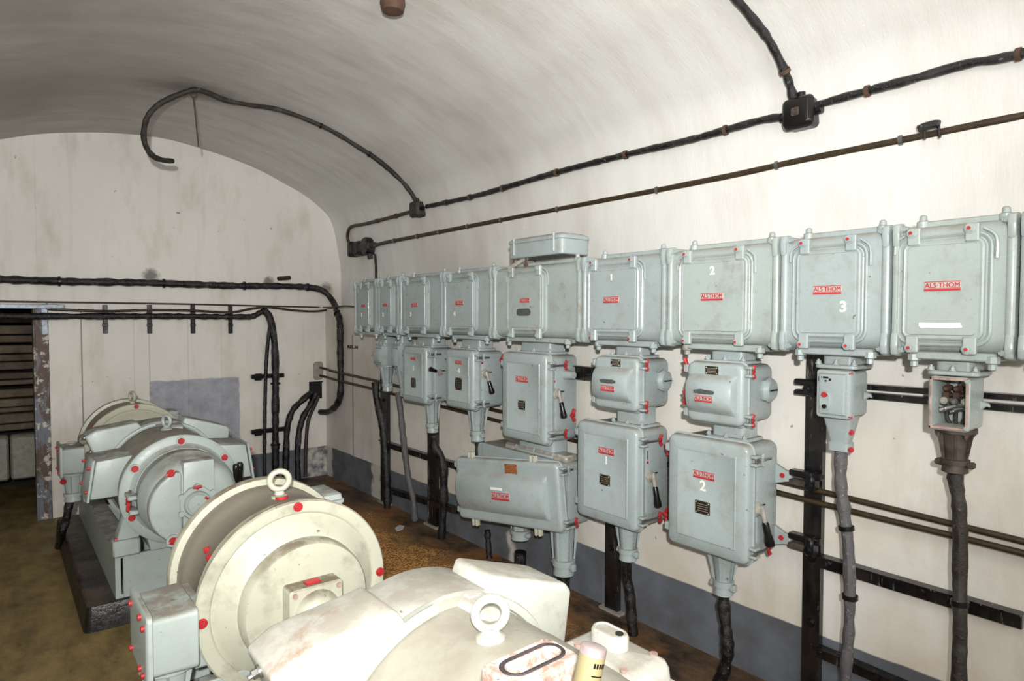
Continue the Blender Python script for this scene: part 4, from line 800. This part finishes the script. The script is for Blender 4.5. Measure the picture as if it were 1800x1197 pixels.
# ================================================================ MACHINES
AXX, AXZ = .76, .69
def machine(dy, D):
    """one generating set; positions are those of the far set, shifted by dy along the axis"""
    ax = (AXX, AXZ)
    def Y(v): return v+dy
    g = D['g']
    # --- plinth and steel frame
    bm = BM(); rrp(bm, 'z', .33, 1.19, Y(3.83), Y(5.75), [(0, -.01), (.10, 0), (.125, .008), (.13, .02)], .03, 3); tag(obj('machine_plinth', bm, 'tarred_concrete'), D['plinth'], 'plinth', 'machine plinths')
    t = thing('machine_base_frame', D['frame'], 'base frame', (AXX, Y(3.86), .13), 'machine base frames')
    for x in (.47, 1.05):
        bm = BM(); s_ = 1 if x < .76 else -1; polyprism(bm, 'y', [(x-.005*s_, .13), (x+.10*s_, .13), (x+.10*s_, .145), (x+.02*s_, .15), (x+.02*s_, .34), (x+.09*s_, .35), (x+.09*s_, .365), (x-.005*s_, .365)], Y(3.86), Y(5.72), 0); obj('side_beam', bm, 'machine_grey', t)
    bm = BM(); box(bm, .50, 1.02, Y(3.85), Y(3.87), .13, .355, .004); obj('end_plate', bm, 'machine_grey', t)
    for y in (4.5, 5.0, 5.68): bm = BM(); box(bm, .50, 1.02, Y(y), Y(y+.02), .15, .35, .004); obj('cross_member', bm, 'machine_grey', t)
    # --- drum motor
    t = thing('drum_motor', D['drum'], 'motor', (AXX, Y(5.3), .365), 'drum-shaped motors')
    bm = BM(); lathe(bm, 'y', ax, [(.29, Y(5.165)), (.291, Y(5.17)), (.291, Y(5.20)), (.288, Y(5.205)), (.288, Y(5.36)), (.291, Y(5.365)), (.291, Y(5.47)), (.29, Y(5.475))], 72); shell = obj('shell', bm, 'drum_shell', t)
    bm = BM(); lathe(bm, 'y', ax, [(.285, Y(5.185)), (.296, Y(5.18)), (.297, Y(5.14)), (.312, Y(5.13)), (.314, Y(5.105)), (.309, Y(5.098)), (.278, Y(5.097)), (.272, Y(5.100)), (.268, Y(5.108)), (.255, Y(5.10)), (.212, Y(5.062)), (.204, Y(5.058)), (.200, Y(5.015)), (.194, Y(5.006)), (.0, Y(5.004))], 72); fr = obj('end_shield', bm, 'cream_paint', t)
    bm = BM(); lathe(bm, 'y', ax, [(.29, Y(5.455)), (.312, Y(5.46)), (.316, Y(5.475)), (.314, Y(5.50)), (.30, Y(5.51)), (.2, Y(5.56)), (.1, Y(5.60)), (.0, Y(5.60))], 72); obj('rear_shield', bm, 'cream_paint', t)
    for a in (90, 1, 181, 270):
        c = (AXX+.294*math.cos(math.radians(a)), Y(5.097), AXZ+.294*math.sin(math.radians(a))); bm = BM(); hexbolt(bm, c, (0, -1, 0), .0115, .012); obj('bolt', bm, 'red_paint', fr, label='red painted rim bolt')
    # bearing housing: square cap with round boss
    bm = BM(); rrp(bm, 'y', AXX-.085, AXX+.085, AXZ-.085, AXZ+.085, [(Y(5.01), 0), (Y(4.945), 0), (Y(4.94), .005)], .012, 3); bh = obj('bearing_housing', bm, 'cream_paint', fr)
    bm = BM(); lathe(bm, 'y', ax, [(.072, Y(4.945)), (.07, Y(4.93)), (.055, Y(4.91)), (.035, Y(4.90)), (.035, Y(4.86)), (.001, Y(4.86))], 28); obj('bearing_boss', bm, 'cream_paint', bh)
    bm = BM(); box(bm, AXX-.028, AXX+.02, Y(4.955), Y(4.985), AXZ+.083, AXZ+.094, .003); obj('grease_cover', bm, 'red_paint', bh, label='red painted strip on top of the housing')
    for sx in (-1, 1):
        for sz in (-1, 1): bm = BM(); cyl(bm, (AXX+sx*.07, Y(4.94), AXZ+sz*.07), (AXX+sx*.07, Y(4.932), AXZ+sz*.07), .008, 8); obj('bolt', bm, 'pink_rust', bh)
    # red plugs on the shell
    for (a, y) in ((148, 5.20), (146, 5.25)):
        c = Vector((AXX+.289*math.cos(math.radians(a)), Y(y), AXZ+.289*math.sin(math.radians(a)))); bm = BM(); hexbolt(bm, c, (math.cos(math.radians(a)), 0, math.sin(math.radians(a))), .009, .008); obj('plug', bm, 'red_paint', shell, label='red painted plug')
    # eyebolt
    e = Vector((AXX, Y(5.27), AXZ+.29)); bm = BM(); nrm = D['eye1']; torus(bm, e+Vector((0, 0, .058)), nrm, .0315, .0105, 30, 12); lathe(bm, 'z', (e.x, e.y), [(.028, e.z-.006), (.028, e.z+.006), (.018, e.z+.010), (.014, e.z+.022)], 18); obj('lifting_eye', bm, 'cream_paint', t)
    bm = BM(); cyl(bm, e+Vector((.0, -.02, -.002)), e+Vector((.0, -.02, .006)), .022, 12); obj('eye_seat', bm, 'red_paint', t, label='red dab at the foot of the lifting eye')
    # feet
    for x in (.50, 1.02):
        for y in (5.12, 5.42):
            bm = BM(); box(bm, x-.06, x+.06, Y(y-.03), Y(y+.04), .365, .41, .006); polyprism(bm, 'y', [(x-.05, .405), (x+.05, .405), (x+(.12 if x < .7 else .04), .50), (x+(-.04 if x < .7 else -.12), .50)], Y(y-.02), Y(y+.02), .004, 1); f = obj('foot', bm, 'machine_grey', t)
            bm = BM(); hexbolt(bm, (x-(.03 if x < .7 else -.03), Y(y), .41), (0, 0, 1), .014, .014); obj('bolt', bm, 'red_paint', f)
    # left cable box
    bm = BM(); rrp(bm, 'x', Y(5.13), Y(5.33), .53, .735, [(.52, 0), (.455, 0), (.452, .004)], .015, 4); obj('duct', bm, 'machine_grey', t)
    bm = BM(); rrp(bm, 'x', Y(5.07), Y(5.33), .565, .745, [(.452, .004), (.448, 0), (.33, .006), (.325, .004)], .02, 4); cb = obj('cable_box', bm, 'machine_grey', t)
    bm = BM(); rrp(bm, 'x', Y(5.055), Y(5.345), .55, .76, [(.328, 0), (.318, 0), (.314, .004), (.312, .02)], .02, 4); lid = obj('lid', bm, 'machine_grey', cb)
    for (y, z) in ((5.09, .72), (5.14, .735), (5.10, .58), (5.15, .58), (5.30, .72), (5.30, .58)):
        bm = BM(); cyl(bm, (.312, Y(y), z), (.304, Y(y), z), .009, 10); obj('bolt', bm, 'red_paint', lid)
    gb = gland(t, .39, Y(5.18), .565, .07, .042, .20, 'machine_grey', False)
    bm = BM(); hexbolt(bm, (.335, Y(5.12), .52), (-.6, -1, 0), .014, .02); obj('bolt', bm, 'red_paint', gb)
    if dy == 0:
     bm = BM(); lathe(bm, 'y', (.455, .785), [(.03, Y(5.18)), (.034, Y(5.17)), (.034, Y(5.12)), (.03, Y(5.11)), (.001, Y(5.11))], 18); obj('entry_plug', bm, 'drum_shell', t)
     bm = BM(); torus(bm, (.385, Y(5.15), .765), (0, .5, 1), .022, .007, 18, 8); obj('wire_loop', bm, 'cream_paint', t)
    for zz in (0, 1):
        bm = BM(); hexbolt(bm, (.50, Y(5.13+.05*zz), .735), (-.3, -.3, 1), .008, .012); obj('bolt', bm, 'red_paint', t)
    bm = BM(); rrp(bm, 'z', AXX+.21, AXX+.36, Y(5.55), Y(5.73), [(.76, 0), (.83, 0), (.833, -.008), (.845, -.008), (.848, 0), (.868, .004), (.875, .014)], .012, 3); rb_ = obj('rear_terminal_box', bm, 'machine_grey', t)
    bm = BM(); box(bm, AXX+.12, AXX+.30, Y(5.50), Y(5.60), .62, .77, .01); obj('box_support', bm, 'machine_grey', rb_)
    # --- generator: rear cylinder, hoods, body, ring, grille and bell
    gm = D['gmat']
    t = thing('generator', D['gen'], 'generator', (AXX, Y(4.0), .365), 'generators')
    bm = BM(); lathe(bm, 'y', ax, [(.262, Y(4.22)), (.30, Y(4.215)), (.306, Y(4.21)), (.306, Y(4.38)), (.295, Y(4.40)), (.2, Y(4.5)), (.12, Y(4.58)), (.05, Y(4.60)), (.035, Y(4.61)), (.035, Y(4.68)), (.115, Y(4.68)), (.12, Y(4.69)), (.12, Y(4.74)), (.115, Y(4.75)), (.035, Y(4.75)), (.035, Y(4.85)), (.001, Y(4.85))], 72); rb = obj('rear_housing', bm, gm, t)
    bm = BM(); lathe(bm, 'y', ax, [(.25, Y(3.74)), (.276, Y(3.75)), (.278, Y(3.86)), (.280, Y(3.87)), (.280, Y(4.05)), (.278, Y(4.06)), (.278, Y(4.20)), (.283, Y(4.205)), (.29, Y(4.215)), (.25, Y(4.25))], 72); body = obj('stator_body', bm, D['bmat'], t)
    for s_ in (-1, 1):
        P = [(-.385, .255), (-.335, .285), (-.13, .312), (-.10, .27), (-.15, .20), (-.27, .06), (-.30, .035)] if s_ < 0 else [(-.375, .215), (-.355, .24), (-.12, .318), (-.10, .27), (-.15, .20), (-.27, .0), (-.345, .03)]
        P = [(AXX-s_*a, AXZ+b) for a, b in P] if s_ > 0 else [(AXX+a, AXZ+b) for a, b in P]
        bm = BM(); polyprism(bm, 'y', P, Y(4.20), Y(4.36), .012, 3); hd = obj('air_hood', bm, gm, t)
        # seam flange hugging the body
        bm = BM(); q = []
        for k in range(13):
            a = math.radians(78-s_*0-78*k/12+4) if s_ > 0 else math.radians(102+72*k/12-4); q.append((AXX+.292*math.cos(a), Y(4.195), AXZ+.292*math.sin(a)))
        tube(bm, q, .012, 8, 3); obj('seam_flange', bm, gm, hd)
        e0, e1 = ((.372, .955), (.448, .735)) if s_ < 0 else ((1.137, .915), (1.108, .735))
        for f in (.12, .5, .88):
            bm = BM(); c = (e0[0]+(e1[0]-e0[0])*f+s_*.0, Y(4.28), e0[1]+(e1[1]-e0[1])*f); hexbolt(bm, c, (s_*1, 0, -.3), .010, .016); obj('bolt', bm, 'bare_steel' if s_ < 0 else gm, hd)
    # lug behind the eye
    bm = BM(); rrp(bm, 'y', AXX+.02, AXX+.10, AXZ+.25, AXZ+.293, [(Y(4.10), .016), (Y(4.12), .004), (Y(4.20), 0)], .018, 4); obj('lifting_lug', bm, gm, t)
    # eyebolt
    e = Vector((AXX-.01, Y(4.04), AXZ+.28)); bm = BM(); torus(bm, e+Vector((0, 0, .048)), D['eye2'], .0305, .0092, 30, 12); lathe(bm, 'z', (e.x, e.y), [(.030, e.z-.006), (.030, e.z+.004), (.020, e.z+.010), (.014, e.z+.02)], 18); obj('lifting_eye', bm, gm, t)
    # side boxes
    for s_ in D['sides']:
        x0, x1 = (AXX+s_*.24, AXX+s_*.405); bm = BM(); polyprism(bm, 'y', [(AXX+s_*.20, AXZ+.19), (AXX+s_*.37, AXZ+.175), (AXX+s_*.40, AXZ-.02), (AXX+s_*.24, AXZ-.02)], Y(3.86), Y(4.14), .010, 2); sb = obj('side_box', bm, gm, t)
        bm = BM(); x = AXX+s_*.385; polyprism(bm, 'y', [(AXX+s_*.372, AXZ+.185), (AXX+s_*.386, AXZ+.182), (AXX+s_*.416, AXZ-.03), (AXX+s_*.402, AXZ-.03)], Y(3.85), Y(4.15), .003, 1); ld = obj('lid', bm, gm, sb)
        for zz, yy in ((.14, 3.88), (.02, 3.88), (.14, 4.12), (.02, 4.12)):
            bm = BM(); xx = AXX+s_*(.395+(.15-zz)*.1); cyl(bm, (xx-s_*.01, Y(yy), AXZ+zz), (xx+s_*.012, Y(yy), AXZ+zz), .008, 8); obj('bolt', bm, 'red_paint' if dy == 0 else 'pink_rust', ld)
    # ring flange with bolts
    bm = BM(); lathe(bm, 'y', ax, [(.23, Y(3.78)), (.283, Y(3.775)), (.288, Y(3.77)), (.288, Y(3.745)), (.280, Y(3.738)), (.245, Y(3.735)), (.232, Y(3.72)), (.225, Y(3.70))], 64); ring = obj('ring_flange', bm, gm, t)
    for a in (90, 33, 147, 205, -25):
        c = (AXX+.258*math.cos(math.radians(a)), Y(3.736), AXZ+.258*math.sin(math.radians(a))); bm = BM(); cyl(bm, c, Vector(c)+Vector((0, -.008, 0)), .024, 14); boss = obj('bolt_boss', bm, gm, ring)
        bm = BM(); hexbolt(bm, Vector(c)+Vector((0, -.008, 0)), (0, -1, 0), .013, .010); obj('bolt', bm, 'red_paint' if dy == 0 else 'pink_rust', boss, label='red painted bolt' if dy == 0 else None)
    # commutator collar and bell
    bm = BM(); lathe(bm, 'y', ax, [(.222, Y(3.74)), (.222, Y(3.62)), (.228, Y(3.61)), (.228, Y(3.58)), (.222, Y(3.57)), (.215, Y(3.50)), (.19, Y(3.455)), (.15, Y(3.43)), (.001, Y(3.42))], 64); bell = obj('end_bell', bm, gm, t)
    bm = BM(); polyprism(bm, 'y', [(AXX-.055, AXZ+.205), (AXX+.085, AXZ+.205), (AXX+.095, AXZ-.23), (AXX-.065, AXZ-.23)], Y(3.415), Y(3.50), .006, 2); obj('centre_pillar', bm, gm, bell)
    bm = BM(); q = [(AXX-.065, AXZ+.16)]+[(AXX-.02+.19*math.cos(math.radians(a)), AXZ-.01+.19*math.sin(math.radians(a))) for a in range(112, 250, 11)]+[(AXX-.065, AXZ-.18)]; polyprism(bm, 'y', q, Y(3.405), Y(3.47), .012, 3); cov = obj('inspection_cover', bm, gm, bell)
    bm = BM(); cyl(bm, (AXX-.11, Y(3.41), AXZ-.165), (AXX-.11, Y(3.395), AXZ-.165), .03, 16); obj('cover_boss', bm, gm, cov)
    for (x, z) in ((-.115, .165), (-.11, -.165)):
        bm = BM(); hexbolt(bm, (AXX+x, Y(3.398), AXZ+z), (0, -1, 0), .014, .012); cyl(bm, (AXX+x-.02, Y(3.40), AXZ+z-.01), (AXX+x+.02, Y(3.395), AXZ+z+.01), .007, 8); obj('screw', bm, 'red_paint', cov)
    bm = BM(); q = [(AXX+.0+.085*math.cos(math.radians(a+22.5))*(1), AXZ+.085*math.sin(math.radians(a+22.5))) for a in range(0, 360, 45)]; polyprism(bm, 'y', q, Y(3.395), Y(3.43), .004, 1); hub = obj('hub_plate', bm, gm, bell)
    for k in range(6):
        a = math.radians(90+60*k); c = (AXX+.082*math.cos(a), Y(3.395), AXZ+.082*math.sin(a)); bm = BM(); cyl(bm, Vector(c)+Vector((0, .012, 0)), Vector(c)+Vector((0, -.006, 0)), .014, 12); bt = obj('bolt_boss', bm, gm, hub)
        if k == 0: bm = BM(); wq = Vector(c)+Vector((0, -.008, 0)); cyl(bm, wq-Vector((.018, 0, 0)), wq+Vector((.018, 0, 0)), .008, 8); cyl(bm, wq-Vector((0, 0, .012)), wq, .006, 8); obj('wing_nut', bm, 'red_paint', bt, label='red painted wing nut')
    bm = BM(); lathe(bm, 'y', ax, [(.062, Y(3.40)), (.062, Y(3.385)), (.056, Y(3.375)), (.048, Y(3.378)), (.046, Y(3.372)), (.004, Y(3.37)), (.003, Y(3.375)), (.001, Y(3.375))], 36); obj('hub_cap', bm, gm, hub)
    bm = BM(); cyl(bm, (AXX+.03, Y(3.37), AXZ+.03), (AXX+.05, Y(3.368), AXZ+.015), .006, 8); obj('oil_screw', bm, 'red_paint', hub)
    # strap handles across the collar
    for (a, red) in ((176, 1), (194, 0)):
        c = Vector((AXX+.235*math.cos(math.radians(a)), 0, AXZ+.235*math.sin(math.radians(a)))); bm = BM(); box(bm, c.x-.03, c.x+.012, Y(3.62), Y(3.74), c.z-.012, c.z+.012, .005); cl = obj('collar_clamp', bm, gm, t)
        if red: wingnut(cl, (c.x-.025, Y(3.66), c.z-.035), (0, -1, 0), s=1.3); bm = BM(); cyl(bm, (c.x-.012, Y(3.68), c.z-.075), (c.x-.012, Y(3.68), c.z+.03), .006, 8); obj('tie_rod', bm, 'bare_steel', cl)
    for k, dx in enumerate((0, .028)):
        bm = BM(); p = Vector((AXX+.235+dx, Y(3.58+.03*k), AXZ+.02)); loft(bm, [[p+Vector((.012*k_*0+r*math.cos(2*math.pi*j/12), r*math.sin(2*math.pi*j/12), zz)) for j in range(12)] for zz, r, k_ in ((.0, .008, 0), (.01, .012, 0), (.08, .017, 0), (.10, .017, 0), (.108, .012, 0), (.11, .001, 0))]); obj('handle', bm, 'bakelite', t, label='black grip beside the bell')
    bm = BM(); box(bm, AXX+.20, AXX+.275, Y(3.56), Y(3.64), AXZ-.015, AXZ+.022, .006); obj('handle_bracket', bm, gm, t)
    # feet and lower saddle
    for s_ in (-1, 1):
        x = AXX+s_*.24
        bm = BM(); box(bm, x-.07, x+.055, Y(3.80), Y(3.92), .365, .45, .008); polyprism(bm, 'y', [(x-.05, .445), (x+.05, .445), (x-s_*.10+.06, .60), (x-s_*.02-.03, .60)], Y(3.82), Y(3.92), .006, 1); f = obj('foot', bm, gm, t)
        bm = BM(); hexbolt(bm, (x-.03, Y(3.84), .45), (0, 0, 1), .015, .014); cyl(bm, (x-.06, Y(3.83), .452), (x+.0, Y(3.83), .452), .008, 8); obj('bolt', bm, 'red_paint', f)
    bm = BM(); polyprism(bm, 'y', [(AXX-.14, .365), (AXX+.14, .365), (AXX+.17, .50), (AXX-.17, .50)], Y(3.80), Y(4.15), .01, 2); obj('saddle', bm, gm, t)
    return t
G1 = machine(0, dict(g='far', plinth='tarred black concrete plinth under the far generating set', frame='grey steel base frame of the far generating set by the doorway',
    drum='grey-brown drum motor of the far set, nearest the end wall', gen='grey generator of the far set with round end bell and side hoods', gmat='machine_grey', bmat='drum_shell', eye1=(1, .35, 0), eye2=(1, .5, 0), sides=(-1, 1)))
G2 = machine(-3.05, dict(g='near', plinth='concrete plinth under the near generating set, mostly hidden', frame='grey steel base frame under the near cream drum motor',
    drum='large cream drum motor in the centre foreground with standing lifting eye', gen='bright off-white generator in the near foreground with lifting eye', gmat='near_paint', bmat='near_body', eye1=(.22, 1, 0), eye2=(.55, 1, 0), sides=(-1,)))
cable('motor_cable', 'black tarred cable dropping from the cable box of the far drum motor', 'cable', [(.39, 5.18, .38), oY(122, 885, 5.17), oY(117, 910, 5.15), oY(109, 935, 5.12), oZ(104, 962, .0)], .026)
cable('motor_cable', 'black cable under the cable box of the near drum motor', 'cable', [(.39, 2.13, .38), (.39, 2.12, .25), (.37, 2.08, .1), (.36, 2.05, .0)], .026)
cable('link_cable', 'thin black cable slanting between hood and body of the far generator', 'cable', [(.50, 4.12, .66), (.53, 4.0, .60), (.56, 3.9, .53)], .009, 'tar_cable', 0)

# --- near terminal cover on the shoulder of the near generator
def slab_from_pixels(bm, px, z0, z1, prof, r=.01):
    pass
t = thing('terminal_cover', 'off-white terminal cover with raised oval neck beside the near generator', 'terminal cover', (1.05, .9, .80), None)
TX0, TX1, TY0, TY1 = .945, 1.10, .80, 1.02
bm = BM(); rrp(bm, 'z', TX0-.01, TX1+.02, TY0-.015, TY1+.015, [(.80, .002), (.803, 0), (.822, 0), (.826, .004)], .012, 3); obj('base_flange', bm, 'near_paint', t)
bm = BM(); rrp(bm, 'z', TX0, TX1, TY0, TY1, [(.824, 0), (.868, .006), (.882, .014), (.888, .026), (.890, .03)], .03, 6); obj('cover', bm, 'near_paint', t)
bm = BM(); nx, ny = (TX0+TX1)/2+.01, (TY0+TY1)/2+.02; rrp(bm, 'z', nx-.026, nx+.026, ny-.046, ny+.046, [(.885, -.004), (.89, 0), (.914, 0), (.921, .004), (.922, .008), (.919, .010), (.919, .022)], .026, 8); nk = obj('oval_neck', bm, 'near_paint', t)
bm = BM(); cyl(bm, (nx+.004, ny-.024, .918), (nx+.004, ny-.024, .9215), .009, 14); obj('hole', bm, 'bakelite', nk)
for (x, y) in ((TX0+.03, TY1-.05), (TX1-.03, TY0+.04), (TX0+.03, TY0+.04)): bm = BM(); cyl(bm, (x, y, .886), (x, y, .893), .009, 10); obj('screw', bm, 'pink_rust', t)
bm = BM(); box(bm, .93, 1.08, .84, 1.0, .70, .80, .01); obj('support', bm, 'near_paint', t)
# --- loose slotted frame lying on the generator, and a tube beside it
ZF = 1.035
A = oZ(843, 1168, ZF); B = oZ(962, 1116, ZF); Cc = oZ(1017, 1142, ZF)
ux = (Vector((B.x-A.x, B.y-A.y, 0))).normalized(); L1 = (B-A).length; uy = Vector((ux.y, -ux.x, 0)); L2 = max(.09, abs((Cc-B).dot(uy)))
fr = thing('slotted_frame', 'loose paint-flecked metal frame with long oval slot lying on the near generator', 'metal frame', (A.x, A.y, AXZ+.28))
def FR(a, b, z): p = Vector((A.x, A.y, 0))+ux*a+uy*b; return (p.x, p.y, z)
def slotloop(ins, z, slot=False, L=None):
    if not slot: return [FR(a, b, z) for a, b in rr(ins, L1-ins, ins, L2-ins, .012, 6)]
    return [FR(a, b, z) for a, b in rr(.022+ins, L1-.018-ins, L2*.5-.018+ins, L2*.5+.018-ins, .018, 6)]
bm = BM(); rings = [slotloop(0, ZF-.05), slotloop(-.002, ZF-.03), slotloop(0, ZF-.006), slotloop(.006, ZF), slotloop(.0, ZF, True), slotloop(.006, ZF-.006, True), slotloop(.008, ZF-.05, True)]
rings.append(rings[0]); loft(bm, rings, cap=False); bmesh.ops.remove_doubles(bm, verts=bm.verts, dist=.0001); obj('frame', bm, 'flecked', fr)
bm = BM(); loft(bm, [slotloop(.006, ZF-.045, True), slotloop(.006, ZF-.040, True)]); obj('slot_shade', bm, 'gasket_slot_shade', fr)  # dark sheet closing the slot, stands for the shade inside it
bm = BM(); loft(bm, [[FR(a, b, ZF+.001) for a, b in rr(.012, L1-.010, L2*.5-.028, L2*.5+.028, .028, 6)], [FR(a, b, ZF+.003) for a, b in rr(.014, L1-.012, L2*.5-.026, L2*.5+.026, .026, 6)], [FR(a, b, ZF+.001) for a, b in rr(.021, L1-.017, L2*.5-.019, L2*.5+.019, .019, 6)]], cap=False); obj('gasket_lip', bm, 'gasket_slot_shade', fr)
q = oY(1045, 1133, .66); b0 = oY(1030, 1205, .66)
t = thing('paint_tube', 'small khaki cylindrical tube with silver top standing on the near generator', 'tube', (b0.x, .66, AXZ+.26)); d = (q-b0).normalized(); base = q-d*.11
bm = BM(); cyl(bm, base, q-d*.014, .0205, 24); cyl(bm, base-d*.0, base+d*.006, .0215, 24); lb = obj('body', bm, 'can_label', t)
bm = BM(); cyl(bm, q-d*.014, q-d*.002, .0202, 24, .020); cyl(bm, q-d*.002, q, .020, 24, .014); obj('cap', bm, 'can_cap', t, label='silver cap with pink rim')
bm = BM(); cyl(bm, base+d*.0, base+d*.012, .0209, 24); obj('orange_band', bm, 'orange_tag', t)
# printing on the tube: short dark lines wrapped on the side facing the room
def on_tube(bm, hgt, ang, w, h):
    a = Vector((0, -1, 0)); a = (a-d*a.dot(d)).normalized(); b = d.cross(a); n = 6; lo = []; hi = []
    vs = [[base+d*(hgt+s__*h)+(a*math.cos(ang+w*(k/n-.5))+b*math.sin(ang+w*(k/n-.5)))*.0209 for k in range(n+1)] for s__ in (0, 1)]
    V = [[bm.verts.new(p) for p in r_] for r_ in vs]
    for k in range(n): bm.faces.new((V[0][k], V[0][k+1], V[1][k+1], V[1][k]))
bm = BM()
for k in range(5): on_tube(bm, .082, -.55+k*.22, .15, .007)
for j, w in enumerate((.9, .6, .8, .5, .7, .6)): on_tube(bm, .07-j*.009, -.2, w, .0018)
obj('printing', bm, 'bakelite', lb)
